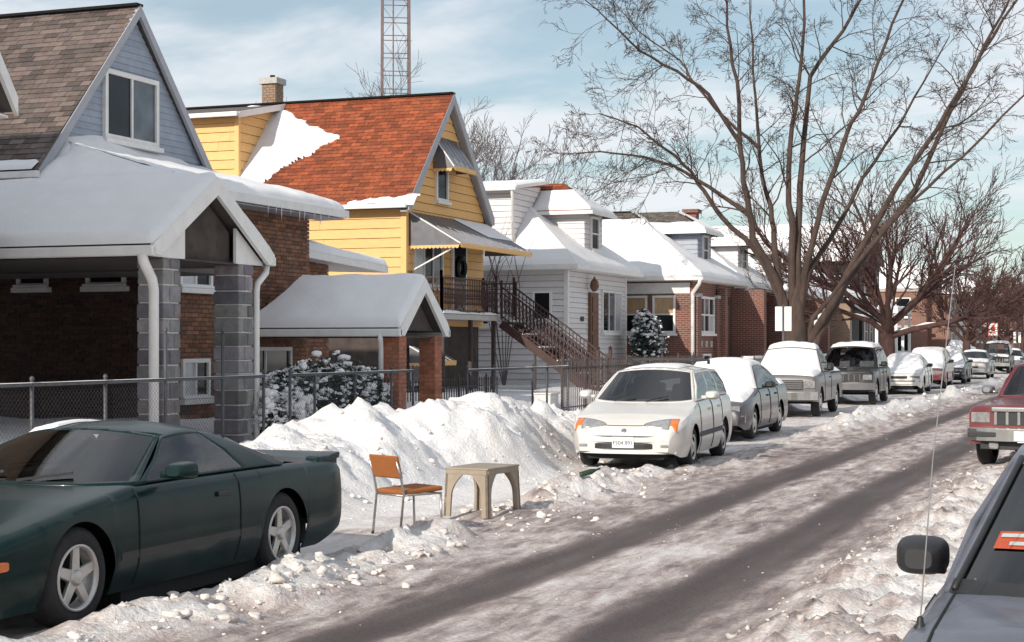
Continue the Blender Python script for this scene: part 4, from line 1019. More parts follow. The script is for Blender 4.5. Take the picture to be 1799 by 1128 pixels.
far = [(-14.5, 122, 128.5, 4.4, 6.9, 'tan_brick', 'tan brick bungalow with deep snow on its roof beyond the orange brick building'),
       (-14.0, 131, 138, 5.6, 8.4, 'bungalow_brick', 'tall dark red brick house half hidden by reddish trees'),
       (-14.5, 141, 148, 4.6, 7.2, 'white_trim', 'far pale frame house seen through reddish bare trees'),
       (-14.0, 152, 160, 6.2, 8.8, 'bungalow_brick', 'far tall brick house with snow roof at the end of the row'),
       (-14.0, 166, 176, 5.2, 8.0, 'tan_brick', 'farthest tan brick house at the end of the street view'),
       (-13.0, 184, 196, 6.5, 9.5, 'bungalow_brick', 'farthest dark brick house behind the last reddish trees')]
for X, a, b, ze, zr, wm, lab in far:
    T = hip_house('bungalow', lab, X, a, b, ze, zr, wm, 'roof_deck', None)
    for y in (a+.9, (a+b)/2+.3): window(T, front(X), y, y+1.7, 2.0, 3.5, cols=2)
    if ze > 5:
        for y in (a+.9, (a+b)/2+.3): window(T, front(X), y, y+1.5, 4.2, 5.3, cols=2)
    window(T, near(a), X-2, X-1, 2.0, 3.4)
# ------------------------------------------------------------------ cars
def lin(pts, s):
    return float(np.interp(s, [p[0] for p in pts], [p[1] for p in pts]))

class Car:
    """local frame: x across, y along (front axle at y=0, nose at -y), z up"""
    def __init__(c, name, label, loc, rz, P):
        c.P = P; c.T = thing(name, label, P.get('cat', 'car'), loc, rz); c.paint = P['paint']
        c.s0, c.s1 = -P['fo'], P['wb']+P['ro']; c.body()
        if 'cab' in P: c.cabin()
        c.wheels()
    def part(c, m, name, mat, parent=None, **k): return m.build(name, mat, parent or c.T, world=False, **k)
    def zt(c, s): return lin(c.P['prof'], s)
    def hw(c, s):
        P = c.P; W = P['W']/2; a = min(1, (s-c.s0)/P.get('rf', .6)); b = min(1, (c.s1-s)/P.get('rr', .5))
        return W*(1-P.get('kf', .15)*(1-a)**2.2)*(1-P.get('kr', .10)*(1-b)**2.2)
    def wz(c, z):
        lo = max(0, (.40-z)/.22); hi = max(0, (z-c.P.get('zw', .62))/.4)
        return 1-.07*min(lo, 1.2)**1.6-.055*hi**1.7
    def zb(c, s):
        P = c.P; z = P.get('clear', .2); r = P['r']; Ra = r*P.get('arch', 1.17)
        z += .09*max(0, 1-(s-c.s0)/.3)*P.get('tuck', 1) + .12*max(0, 1-(c.s1-s)/.35)
        for ax in (0, P['wb']):
            d = abs(s-ax)
            if d < Ra: z = max(z, r*.98+math.sqrt(Ra*Ra-d*d))
        return z
    TS = [0, .06, .16, .30, .45, .60, .75, .88, .96]
    def section(c, s):
        hw, zt, zb = c.hw(s), c.zt(s), c.zb(s); out = []
        sh = zt-c.P.get('sh', .05)
        for t in c.TS:
            z = zb+(sh-zb)*t; out.append((hw*c.wz(z), z))
        cr = c.P.get('crown', .03); w = hw*c.wz(sh)
        out += [(w*.965, zt-.018), (w*.90, zt-.002), (w*.7, zt+cr*.45), (w*.4, zt+cr*.85), (0, zt+cr)]
        return out
    def top(c, s, x):
        sec = c.section(s)[8:]; xs = [p[0] for p in sec][::-1]; zs = [p[1] for p in sec][::-1]
        return float(np.interp(abs(x), xs, zs))
    def body(c):
        P = c.P; r = P['r']; Ra = r*P.get('arch', 1.17)
        S = set(np.round(np.arange(c.s0, c.s1, .07), 4)) | {c.s1}
        for ax in (0, P['wb']):
            for k in range(-10, 11): S.add(round(ax+Ra*math.sin(k/10*math.pi/2)*.9999, 4))
            S |= {round(ax-Ra-.002, 4), round(ax+Ra+.002, 4)}
        for p in P['prof']: S.add(p[0])
        for d in P.get('doors', []): S |= {d[0], d[1]}
        S = sorted(s for s in S if c.s0 <= s <= c.s1)
        secs = [c.section(s) for s in S]; n = len(secs[0]); nt = len(c.TS)
        mb = MB(); dmb = {}
        cab = P.get('cab'); open0, open1 = (cab[0]+.1, cab[3]-.1) if cab else (9, -9)
        V = []
        for s, sec in zip(S, secs):
            V.append([(-x, s, z) for x, z in sec] + [(x, s, z) for x, z in sec[::-1][1:]])
        W = len(V[0])
        for i in range(len(S)-1):
            sm = (S[i]+S[i+1])/2
            for j in range(W-1):
                jj = j if j < n-1 else W-2-j
                if jj >= nt+1 and open0 < sm < open1 and not P.get('closed'): continue
                q = [V[i][j], V[i+1][j], V[i+1][j+1], V[i][j+1]]
                dk = None
                if 1 <= jj < nt+1:
                    for k, d in enumerate(P.get('doors', [])):
                        if d[0] < sm < d[1]: dk = (k, j < n-1)
                tgt = mb if dk is None else dmb.setdefault(dk, MB())
                tgt.add(q, [(0, 1, 2, 3)])
        mb.add(V[0], [list(range(W))]); mb.add(V[-1], [list(range(W))[::-1]])
        def fin(m, name, parent=None):
            o = c.part(m, name, c.paint, parent)
            bm = bmesh.new(); bm.from_mesh(o.data); bmesh.ops.remove_doubles(bm, verts=bm.verts, dist=.0008)
            bmesh.ops.recalc_face_normals(bm, faces=bm.faces); bm.to_mesh(o.data); bm.free()
            o.data.polygons.foreach_set('use_smooth', [True]*len(o.data.polygons))
            e = o.modifiers.new('split', 'EDGE_SPLIT'); e.split_angle = math.radians(42); return o
        c.bodyo = fin(mb, 'body')
        for (k, left), m in dmb.items():
            d = P['doors'][k]; o = fin(m, 'door')
            sg = -1 if left else 1
            for s in d[:2]:
                sec = c.section(s); g = MB(); g.tube([(sg*(x+.0015), s, z) for x, z in sec[1:nt+1]], .006, 4, cap=False); c.part(g, 'door_gap', 'underbody', o)
            sh = d[1]-.22; zz = c.zt(sh)-.14
            g = MB(); x = c.hw(sh)*c.wz(zz); g.box(sg*(x-.01), sg*(x+.022), sh-.1, sh+.07, zz-.018, zz+.018); c.part(g, 'handle', P.get('handle', 'black_plastic'), o, bevel=.008)
        m = MB(); w = P['W']/2-.30
        m.box(-w, w, c.s0+.12, c.s1-.12, P.get('clear', .2)-.02, min(.62, c.zt(0)-.08)); c.part(m, 'underbody', 'underbody')
    def cabin(c):
        P = c.P; sa, sb, sc, sd = P['cab']; H = P['H']; wr = P['wr']
        za, zd = c.zt(sa), c.zt(sd)
        wb = lambda s: c.hw(s)*c.wz(c.zt(s))*.945
        ra, rd = P.get('sda', sa+.12), P.get('sdd', sd-.10)     # side glass base ends
        gm = P.get('glass', 'car_glass')
        pil, glz = MB(), {}
        us = sorted({0, 1} | {u for w in P['win'] for u in w}); vs = [0, .05, .5, .90, 1]
        def sidep(sg, u, v):
            s0 = ra+(rd-ra)*u; b = Vector((sg*wb(s0), s0, c.zt(s0)+.005)); s1 = sb+(sc-sb)*u
            t = Vector((sg*wr, s1, H-.035-.03*(2*u-1)**2)); p = b.lerp(t, v); p.x += sg*.035*math.sin(math.pi*v); return p
        uf = sorted(set(us) | set(np.linspace(0, 1, 17)))
        for sg in (-1, 1):
            for i in range(len(uf)-1):
                um = (uf[i]+uf[i+1])/2
                wi = next((k for k, w in enumerate(P['win']) if w[0] < um < w[1]), None)
                for j in range(len(vs)-1):
                    q = [sidep(sg, uf[i], vs[j]), sidep(sg, uf[i+1], vs[j]), sidep(sg, uf[i+1], vs[j+1]), sidep(sg, uf[i], vs[j+1])]
                    if wi is not None and 1 <= j <= 2: glz.setdefault(('side_window', sg, wi), MB()).add(q, [(0, 1, 2, 3)])
                    else: pil.add(q, [(0, 1, 2, 3)])
        def scr(base_s, top_s, u, v, fwd):
            # u across -1..1
            bs = base_s+fwd*.14*(1-u*u)-fwd*.0; b = Vector((u*wb(base_s+ (.12 if fwd < 0 else -.1)), bs, c.top(bs, u*.8)+.005))
            e = (ra if fwd < 0 else rd); b.y = b.y*(1-abs(u)**6)+e*abs(u)**6; b.z = c.zt(b.y)+.005+.02*(1-u*u)
            t = Vector((u*wr, top_s+fwd*.06*(1-u*u), H-.065+.055*(1-u*u)))
            return b.lerp(t, v)
        uu = [-1, -.94] + [k/10 for k in range(-9, 10)] + [.94, 1]; vv = [0, .05, .2, .35, .5, .65, .8, .95, 1]; nu_, nv_ = len(uu)-1, len(vv)-1
        c.ws = lambda u, v: scr(sa, sb, u, v, -1); c.rs = lambda u, v: scr(sd, sc, u, v, 1)
        for nm, f in (('windshield', c.ws), ('rear_window', c.rs)):
            for i in range(nu_):
                for j in range(nv_):
                    q = [f(uu[i], vv[j]), f(uu[i+1], vv[j]), f(uu[i+1], vv[j+1]), f(uu[i], vv[j+1])]
                    if 1 <= i <= nu_-2 and 1 <= j <= nv_-2: glz.setdefault((nm, 0, 0), MB()).add(q, [(0, 1, 2, 3)])
                    else: pil.add(q, [(0, 1, 2, 3)])
        def roof(u, v):
            a, b = c.ws(u, 1), c.rs(u, 1); p = a.lerp(b, v); p.z += .035*math.sin(math.pi*v)*(1 - .6*abs(u)**3); return p
        c.roof = roof
        R = [[roof(u, v) for v in np.linspace(0, 1, 9)] for u in (-1, -.96, -.88, -.6, -.3, 0, .3, .6, .88, .96, 1)]
        pil.grid(R)
        o = c.part(pil, 'cabin_frame', P.get('roofpaint', c.paint), smooth=True)
        bm = bmesh.new(); bm.from_mesh(o.data); bmesh.ops.remove_doubles(bm, verts=bm.verts, dist=.002); bmesh.ops.recalc_face_normals(bm, faces=bm.faces); bm.to_mesh(o.data); bm.free()
        o.modifiers.new('split', 'EDGE_SPLIT').split_angle = math.radians(40)
        so = o.modifiers.new('thick', 'SOLIDIFY'); so.thickness = .03; so.offset = -1
        for (nm, sg, k), m in glz.items():
            g_ = c.part(m, nm, gm, smooth=True); bm = bmesh.new(); bm.from_mesh(g_.data); bmesh.ops.remove_doubles(bm, verts=bm.verts, dist=.001); bmesh.ops.recalc_face_normals(bm, faces=bm.faces); bm.to_mesh(g_.data); bm.free()
            g_.data.polygons.foreach_set('use_smooth', [True]*len(g_.data.polygons))
        # interior
        if P.get('interior', True):
            zf = c.zt((sa+sd)/2)-.5; w = c.hw((sa+sd)/2)-.12
            m = MB(); m.box(-w, w, sa, sd, zf-.3, zf-.1); c.part(m, 'cabin_floor', 'underbody')
            m = MB(); m.box(-w, w, sa-.05, sa+.42, c.zt(sa)-.35, c.zt(sa)-.03); c.part(m, 'dashboard', 'black_plastic', bevel=.05)
            rows = P.get('seats', [sb+.45, sb+1.3])
            for r_ in rows:
                for x in (-.37, .37):
                    m = MB(); m.obox((x, r_-.25, zf+.05), (.24, 0, 0), (0, .26, .0), (0, 0, .09)); m.obox((x, r_+.12, zf+.36), (.23, 0, 0), (0, .07, 0), (0, .11, .34)); m.obox((x, r_+.24, min(zf+.80, H-.24)), (.12, 0, 0), (0, .05, 0), (0, .02, .08)); c.part(m, 'seat', 'seat_cloth', bevel=.05)
    def wheels(c):
        P = c.P; r = P['r']; tw = .2; st = P.get('rim', 'disc'); rr = P.get('rimr', .62)*r
        W = P['W']/2-.035
        for ax in (0, P['wb']):
            for sg in (-1, 1):
                ctr = Vector((sg*W, ax, r)); A = Vector((sg, 0, 0))
                m = MB(); m.lathe([(rr, -.02), (rr*1.03, 0), (r*.9, .0), (r*.985, -.025), (r, -.05), (r, -tw+.05), (r*.98, -tw+.02), (r*.9, -tw), (rr, -tw)], ctr, A, 36); wo = c.part(m, 'wheel', 'rubber', smooth=True)
                m = MB()
                if st == 'spoke':
                    m.lathe([(rr, -.02), (rr, .006), (rr*.93, .006), (rr*.88, -.025), (rr*.86, -.10), (0, -.10)], ctr, A, 36)
                    m2 = MB()
                    for k in range(5):
                        a = 2*math.pi*k/5+P.get('rot', .3)+ax; d = Vector((0, math.cos(a), math.sin(a))); e = A.cross(d)
                        i_, o_ = ctr+d*rr*.15-A*.015, ctr+d*rr*.94-A*.012
                        m2.prism([i_+e*.040, i_-e*.040, o_-e*.030, o_+e*.030], -A*.03)
                    m2.lathe([(0, .012), (rr*.2, .008), (rr*.27, -.02), (rr*.27, -.06)], ctr, A, 20)
                    c.part(m2, 'spokes', 'alloy', wo, bevel=.006, segs=1)
                    c.part(m, 'rim', 'alloy', wo, smooth=True)
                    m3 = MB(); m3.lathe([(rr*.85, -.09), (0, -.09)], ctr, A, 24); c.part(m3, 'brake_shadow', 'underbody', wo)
                else:
                    m.lathe([(rr, -.02), (rr, .004), (rr*.93, .004), (rr*.84, -.03), (rr*.62, -.022), (rr*.40, .0), (rr*.25, .012), (0, .012)], ctr, A, 30); c.part(m, 'rim', P.get('rimmat', 'alloy'), wo, smooth=True)
                    m2 = MB()
                    for k in range(8):
                        a = 2*math.pi*k/8; d = Vector((0, math.cos(a), math.sin(a))); e = A.cross(d); m2.obox(ctr+d*rr*.72-A*.02, d*rr*.10, e*.03, A*.012)
                    c.part(m2, 'slots', 'underbody', wo)
    # ---- dressing
    def box(c, name, mat, x0, x1, s0, s1, z0, z1, bevel=.012, parent=None):
        m = MB(); m.box(x0, x1, s0, s1, z0, z1); return c.part(m, name, mat, parent, bevel=bevel)
    def curve_bar(c, name, mat, s_off, z0, z1, wfrac=1.0, front=True, n=13, depth=.06, bevel=.015):
        """bar following the nose or tail plan curve"""
        m = MB(); rows = []
        for k in range(n):
            u = -1+2*k/(n-1); x = u*c.P['W']/2*.985*wfrac
            b = .17*abs(u)**4*(1 if front else -1)
            s = (c.s0 if front else c.s1)+s_off+b
            rows.append([(x, s, z0), (x, s, z1), (x, s+(depth if front else -depth), z1), (x, s+(depth if front else -depth), z0), (x, s, z0)])
        m.grid(rows); m.add(rows[0][:4], [(0, 1, 2, 3)]); m.add(rows[-1][:4], [(0, 1, 2, 3)])
        return c.part(m, name, mat, bevel=bevel)
    def almond(c, name, mat, x0, x1, sa, sb, shape=.6, off=.012, parent=None, n=10, ex=1.0):
        """lens on the sloping nose: between x0..x1 across, sa (lower rim) .. sb (upper rim) along, pointed inwards"""
        G = []
        for i in range(n+1):
            u = i/n; x = x0+(x1-x0)*u; k = min(1, (u*1.02+.02)**shape) if ex == 1 else 1
            sm = sb; lo = sa+(sb-sa)*.15*(1-u); hi = lo+(sb-lo)*k
            back = .10*max(0, (abs(x)/(c.P['W']/2)-.6))**1.5*3
            G.append([(x, s+back, c.top(s+back, x)+off) for s in np.linspace(lo, hi, 6)])
        m = MB(); m.grid(G); o = c.part(m, name, mat, parent, smooth=True)
        so = o.modifiers.new('thick', 'SOLIDIFY'); so.thickness = .02; so.offset = -1; return o
    def plate(c, text, x, s, z, front=True, w=.31, h=.155):
        d = -1 if front else 1
        o = c.box('licence_plate', 'plate_white', x-w/2, x+w/2, s-.004, s+.006, z-h/2, z+h/2, .003)
        if text:
            cu = bpy.data.curves.new('lettering', 'FONT'); cu.body = text; cu.size = h*.50; cu.align_x = 'CENTER'; cu.align_y = 'CENTER'; cu.extrude = .0015
            to = bpy.data.objects.new('lettering', cu); COL.objects.link(to)
            dg = bpy.context.evaluated_depsgraph_get(); me = bpy.data.meshes.new_from_object(to.evaluated_get(dg)); bpy.data.objects.remove(to)
            me.materials.clear(); me.materials.append(M['plate_ink'])
            lo = bpy.data.objects.new('lettering', me); COL.objects.link(lo); lo.parent = o
            # seen from the front: the text must read from -y
            lo.location = (x, s-.0065, z-.008); lo.rotation_euler = (math.radians(90), 0, 0)
        return o
    def mirror(c, sg, s, z, mat, w=.2, h=.13, arm=.05):
        x = sg*(c.hw(s)*.95); m = MB()
        G = []
        for i in range(9):
            t = i/8; r = math.sin(math.pi*min(t*.5+.0, .5))**.5 if t < 1 else 1
            sq = lambda q: math.copysign(abs(q)**.62, q)
            G.append([(x+sg*(arm+w/2)+sq(math.cos(a))*w/2*(.5+.5*r), s-.10+.16*t, z+sq(math.sin(a))*h/2*(.5+.5*r)) for a in np.linspace(0, 2*math.pi, 33)])
        m.grid(G); m.add(G[0][:32], [list(range(32))]); m.add(G[-1][:32], [list(range(32))])
        m.box(min(x, x+sg*(arm+.06)), max(x, x+sg*(arm+.06)), s-.02, s+.05, z-h*.42, z-h*.05)
        return c.part(m, 'mirror', mat, smooth=True)
    def wiper(c):
        for u in (-.55, .1):
            m = MB(); m.bar(c.ws(u, .03)+Vector((0, -.02, .015)), c.ws(u+.42, .16)+Vector((0, -.025, .02)), .018, .018); c.part(m, 'wiper', 'black_plastic')
    # ---- snow lying on the car
    def snow_hood(c, t=.06, sa=None, sb=None, wx=.92, parent=None, seed=1):
        sa = c.s0+.25 if sa is None else sa; sb = c.P['cab'][0]+.02 if sb is None else sb
        G = [[(u*c.hw(s)*wx*c.wz(c.zt(s)), s, c.top(s, u*c.hw(s)*wx)+.004) for s in np.linspace(sa, sb, 22)] for u in np.linspace(-1, 1, 24)]
        return snow_grid(G, t, 'snow_cover', c.T, world=False, edge=.12, noise=.5, seed=seed)
    def snow_deck(c, t=.06, seed=2):
        sa, sb = c.P['cab'][3]-.02, c.s1-.05
        G = [[(u*c.hw(s)*.92, s, c.top(s, u*c.hw(s)*.92)+.004) for s in np.linspace(sa, sb, 16)] for u in np.linspace(-1, 1, 20)]
        return snow_grid(G, t, 'snow_cover', c.T, world=False, edge=.12, noise=.5, seed=seed)
    def snow_surf(c, f, t, u0=-1, u1=1, v0=0, v1=1, seed=3, edge=.1):
        G = [[f(u, v) for v in np.linspace(v0, v1, 16)] for u in np.linspace(u0, u1, 24)]
        return snow_grid(G, t, 'snow_cover', c.T, world=False, edge=edge, noise=.45, seed=seed, vert=False)

LEFTX = -7.05
# ---------- dark green coupe
c = Car('parked_car', 'dark green coupe with five spoke alloy wheels parked before the chair', (-7.08, 8.62, .03), 0, dict(paint='paint_green',
    fo=1.05, wb=2.60, ro=1.00, W=1.86, r=.318, H=1.185, wr=.56, clear=.16, arch=1.12, zw=.54, kf=.16, kr=.035, rf=.9, rr=.25, sh=.045, crown=.02, rim='spoke', rimr=.66,
    prof=[(-1.05, .47), (-.95, .56), (-.6, .65), (0, .765), (.62, .84), (1.4, .845), (2.5, .845), (3.0, .84), (3.35, .835), (3.50, .835), (3.56, .83), (3.60, .80)],
    cab=(.58, 1.42, 2.05, 3.05), sda=.72, sdd=2.68, win=[(.05, .70)], doors=[(.62, 1.92)], seats=[1.75], glass='car_glass'))
for sg in (-1, 1):
    c.box('headlight', 'lamp_clear', sg*.52-.15, sg*.52+.15, -1.062, -.98, .39, .46); c.mirror(sg, .95, .92, 'paint_green', .2, .12)
    c.box('side_marker', 'lamp_orange', sg*.875-.01, sg*.875+.012, -.78, -.56, .44, .50)
c.curve_bar('bumper', 'paint_green', -.05, .28, .50, .95)
m = MB()
for sg in (-1, 1): m.box(min(sg*.74, sg*.86), max(sg*.74, sg*.86), 3.26, 3.60, .78, .865)
m.prism([(-.87, 3.30, .83), (-.87, 3.62, .83), (-.87, 3.64, .885), (-.87, 3.52, .875)], (1.74, 0, 0)); c.part(m, 'spoiler', 'paint_green', bevel=.015)
c.box('tail_light', 'lamp_red', -.80, -.25, 3.58, 3.612, .60, .76); c.box('tail_light', 'lamp_red', .25, .80, 3.58, 3.612, .60, .76)
c.curve_bar('bumper', 'paint_green', .12, .34, .62, .985, front=False, depth=.28, bevel=.04)
m = MB(); m.bar((.925, .42, .40), (.925, 2.15, .40), .012, .05); c.part(m, 'side_moulding', 'black_plastic')
c.snow_surf(c.roof, .03, -1, -.55, .0, 1, edge=.08); c.snow_surf(c.rs, .03, -.95, -.45, .02, .95, edge=.08); c.wiper()

# ---------- white wagon
c = Car('parked_car', 'clean white station wagon with amber cornered headlights and front plate', (-6.86, 23.05, .03), math.radians(4.0), dict(paint='paint_white',
    fo=.93, wb=2.55, ro=1.0, W=1.70, r=.295, H=1.425, wr=.58, clear=.18, zw=.56, kf=.24, rf=.62, sh=.06, crown=.03,
    prof=[(-.93, .47), (-.915, .52), (-.88, .57), (-.82, .62), (-.70, .68), (-.5, .75), (-.1, .83), (.38, .93), (1.4, .95), (2.6, .97), (3.4, .97), (3.55, .95)],
    cab=(.30, 1.18, 3.12, 3.50), sda=.44, sdd=3.42, win=[(.04, .33), (.36, .64), (.67, .96)], doors=[(.45, 1.45), (1.47, 2.3)], handle='paint_white', rimmat='alloy', glass='car_glass'))
for sg in (-1, 1):
    h = c.almond('headlight', 'lamp_clear', sg*.27, sg*.63, -.885, -.64, .55, .010)
    c.almond('indicator', 'lamp_orange', sg*.632, sg*.735, -.87, -.64, 1, .010, parent=h, ex=0)
    c.mirror(sg, .68, 1.02, 'paint_white', .2, .13)
c.curve_bar('bumper', 'paint_white', -.03, .405, .475, .86, depth=.10, bevel=.03)
c.curve_bar('lower_grille', 'black_plastic', -.034, .31, .39, .74, depth=.05)
for sg in (-1, 1): c.box('fog_lamp', 'lamp_clear', sg*.58-.06, sg*.58+.06, -.945, -.90, .33, .375, .015)
c.curve_bar('bumper_seam', 'seat_cloth', -.033, .487, .492, .80, depth=.05, bevel=0)
c.curve_bar('air_dam', 'paint_white', -.025, .24, .30, .86, depth=.09, bevel=.03)
m = MB(); m.tube([(x, -.85+.22*abs(x)**2.4, c.top(-.85+.22*abs(x)**2.4, x)+.004) for x in np.linspace(-.30, .30, 13)], .007, 4); c.part(m, 'bonnet_gap', 'wood_brown')
c.plate('F504 891', 0, -.972, .40)
m = MB(); m.lathe([(0, .008), (.032, .006), (.040, 0)], (0, -.905, .565), (0, -.7, .7), 16); c.part(m, 'emblem', 'emblem')
c.wiper()
m = MB()
for sg in (-1, 1):
    m.bar((sg*.50, 1.6, 1.515), (sg*.50, 3.0, 1.515), .035, .03)
    for s in (1.62, 2.98): m.bar((sg*.50, s, 1.45), (sg*.50, s, 1.515), .04)
for s in (1.85, 2.6): m.bar((-.5, s, 1.535), (.5, s, 1.535), .05, .025)
c.part(m, 'roof_rack', 'black_plastic')
for sg in (-1, 1):
    m = MB(); m.bar((sg*.853, .35, .46), (sg*.853, 2.2, .47), .02, .07); c.part(m, 'side_moulding', 'seat_cloth')
c.snow_surf(c.roof, .025, -.9, .6, .05, .8, edge=.15)

# ---------- silver sedan buried in snow
sed = dict(paint='paint_silver', fo=.98, wb=2.72, ro=1.15, W=1.82, r=.31, H=1.40, wr=.58, clear=.2, zw=.56, kf=.16, rf=.7, sh=.07, crown=.03,
    prof=[(-.98, .52), (-.92, .62), (-.75, .70), (-.2, .80), (.45, .92), (1.6, .93), (2.8, .95), (3.3, .97), (3.75, .95), (3.87, .85)],
    cab=(.40, 1.30, 2.45, 3.18), sda=.55, sdd=3.0, win=[(.04, .42), (.46, .82)], doors=[(.5, 1.5), (1.53, 2.4)])
def sedan(label, loc, rz=0, trim=True, snow=(.07, .06, .07), **over):
    P = dict(sed); P.update(over); c = Car('parked_car', label, loc, rz, P)
    for sg in (-1, 1):
        c.box('headlight', 'lamp_clear', min(sg*.42, sg*.78), max(sg*.42, sg*.78), c.s0-.02+.05, c.s0+.12, .54, .64)
        c.mirror(sg, .82, 1.0, P.get('mir', 'black_plastic'), .2, .13)
        c.box('tail_light', 'lamp_red', min(sg*.4, sg*.8), max(sg*.4, sg*.8), c.s1-.06, c.s1+.012, .66, .80)
    c.curve_bar('bumper', P.get('bump', 'paint_silver'), -.06, .34, .52, .96, depth=.12, bevel=.03)
    c.curve_bar('bumper_strip', P.get('strip', 'chrome'), -.068, .44, .475, .95, depth=.03)
    c.box('grille', 'black_plastic', -.34, .34, c.s0-.008, c.s0+.05, .53, .63)
    c.curve_bar('bumper', P.get('bump', 'paint_silver'), .06, .36, .56, .95, front=False, depth=.12, bevel=.03)
    if snow[0]: c.snow_hood(snow[0], seed=int(loc[1]))
    if snow[1]: c.snow_surf(c.ws, snow[1], -.99, .99, 0, 1, seed=int(loc[1])+1)
    if snow[2]: c.snow_surf(c.roof, snow[2], -.97, .97, -.02, 1.02, seed=int(loc[1])+2); c.snow_surf(c.rs, snow[2]*.8, -.97, .97, 0, 1); c.snow_deck(snow[2])
    return c
sedan('grey sedan with windshield and hood buried under smooth snow', (-7.62, 30.2, .04), math.radians(2))

# ---------- pickup
c = Car('pickup_truck', 'pale pickup truck with dark grille and snow on hood and roof', (-8.25, 40.4, .04), math.radians(2.5), dict(cat='pickup truck', paint='paint_pickup', closed=False,
    fo=.80, wb=3.0, ro=1.05, W=1.80, r=.35, H=1.70, wr=.62, clear=.36, zw=.8, kf=.06, kr=.02, rf=.5, sh=.06, crown=.03, arch=1.16, tuck=.3,
    prof=[(-.80, .90), (-.74, .98), (.55, 1.08), (1.9, 1.08), (2.02, 1.04), (3.9, 1.04), (4.05, 1.04)],
    cab=(.50, 1.10, 1.72, 1.98), sda=.58, sdd=1.95, win=[(.06, .86)], doors=[(.58, 1.75)]))
for sg in (-1, 1):
    c.box('headlight', 'lamp_clear', min(sg*.58, sg*.84), max(sg*.58, sg*.84), -.83, -.76, .70, .88); c.mirror(sg, .75, 1.2, 'black_plastic', .18, .2)
c.box('grille', 'black_plastic', -.55, .55, -.825, -.76, .66, .90)
for k in range(4): c.box('grille_bar', 'emblem', -.55, .55, -.835, -.82, .70+k*.05, .712+k*.05, .002)
c.curve_bar('bumper', 'chrome', -.16, .42, .62, 1.0, depth=.14); c.box('licence_plate', 'plate_white', -.16, .16, -.97, -.962, .45, .60, .003)
c.curve_bar('bumper', 'chrome', .12, .44, .60, 1.0, front=False, depth=.14)
c.snow_hood(.09, sa=-.7, seed=5); c.snow_surf(c.ws, .05, -.97, .97, 0, .95, seed=6); c.snow_surf(c.roof, .10, -.98, .98, -.02, 1.02, seed=7)
G = [[(u*.84, s, 1.06) for s in np.linspace(2.1, 3.98, 20)] for u in np.linspace(-1, 1, 14)]; snow_grid(G, .10, 'snow_cover', c.T, world=False, seed=8)

# ---------- dark sport utility
def suv(label, loc, rz=0, snow=(.0, .09), **over):
    P = dict(cat='suv', paint='paint_dark', fo=.78, wb=2.60, ro=.95, W=1.78, r=.36, H=1.72, wr=.66, clear=.36, zw=.8, kf=.05, kr=.03, rf=.4, sh=.05, crown=.03, arch=1.18, tuck=.3,
        prof=[(-.78, .92), (-.73, .98), (.50, 1.06), (2.0, 1.06), (3.40, 1.06), (3.55, 1.04)],
        cab=(.45, 1.05, 3.15, 3.50), sda=.55, sdd=3.46, win=[(.05, .33), (.36, .62), (.65, .95)], doors=[(.55, 1.5), (1.53, 2.25)]); P.update(over)
    c = Car('parked_suv', label, loc, rz, P)
    for sg in (-1, 1):
        c.box('headlight', 'lamp_clear', min(sg*.56, sg*.82), max(sg*.56, sg*.82), -.81, -.74, .72, .88); c.mirror(sg, P.get('msp', .7), 1.18, P.get('mir', 'black_plastic'), .19, .16)
    c.box('grille', 'black_plastic', -.5, .5, -.805, -.74, .68, .90)
    for k in range(7): c.box('grille_bar', P.get('gbar', 'chrome'), -.48+k*.16-.02, -.48+k*.16+.02, -.815, -.80, .69, .89, .003)
    c.curve_bar('bumper', P.get('bump', 'chrome'), -.15, .44, .64, 1.0, depth=.14)
    c.curve_bar('bumper', P.get('bump', 'chrome'), .10, .46, .62, 1.0, front=False, depth=.14)
    m = MB()
    for sg in (-1, 1): m.bar((sg*.55, 1.4, P['H']+.04), (sg*.55, 3.1, P['H']+.03), .04, .04)
    c.part(m, 'roof_rail', 'black_plastic')
    if snow[0]: c.snow_hood(snow[0], seed=int(loc[1]))
    if snow[1]: c.snow_surf(c.roof, snow[1], -.97, .97, -.02, 1.02, seed=int(loc[1])+2)
    return c
suv('dark boxy sport utility with snow slab on its roof behind the pickup', (-8.2, 49.2, .04), math.radians(1.5), glass='car_glass', bump='paint_grey', gbar='seat_cloth')
s = sedan('low white compact car glazed with thin snow behind the dark sport utility', (-8.15, 60.2, .05), .02, snow=(.05, .05, .06), paint='paint_white', bump='paint_white', strip='black_plastic', fo=.85, wb=2.5, ro=1.0, W=1.70, H=1.36,
    prof=[(-.85, .52), (-.78, .62), (-.6, .70), (-.2, .78), (.35, .90), (1.6, .92), (2.6, .94), (3.0, .96), (3.4, .94), (3.5, .85)], cab=(.30, 1.2, 2.25, 2.95), sda=.45, sdd=2.8)
c = Car('parked_car', 'dark red sided wagon with windshield white with snow', (-8.2, 67.8, .05), .02, dict(paint='paint_red', fo=.9, wb=2.6, ro=.95, W=1.74, r=.31, H=1.55, wr=.62, clear=.25, zw=.6, kf=.1, rf=.5, sh=.06, crown=.03,
    prof=[(-.9, .58), (-.84, .72), (-.6, .80), (.35, .98), (1.5, 1.0), (3.4, 1.0), (3.55, .97)], cab=(.3, 1.05, 3.1, 3.48), sda=.42, sdd=3.42, win=[(.04, .33), (.36, .64), (.67, .96)]))
for sg in (-1, 1): c.box('headlight', 'lamp_clear', min(sg*.45, sg*.76), max(sg*.45, sg*.76), -.93, -.84, .58, .70); c.mirror(sg, .6, 1.08, 'black_plastic')
c.curve_bar('bumper', 'paint_red', -.07, .34, .54, .97); c.snow_hood(.06); c.snow_surf(c.ws, .05, -.98, .98, 0, 1); c.snow_surf(c.roof, .07, -.97, .97, 0, 1)
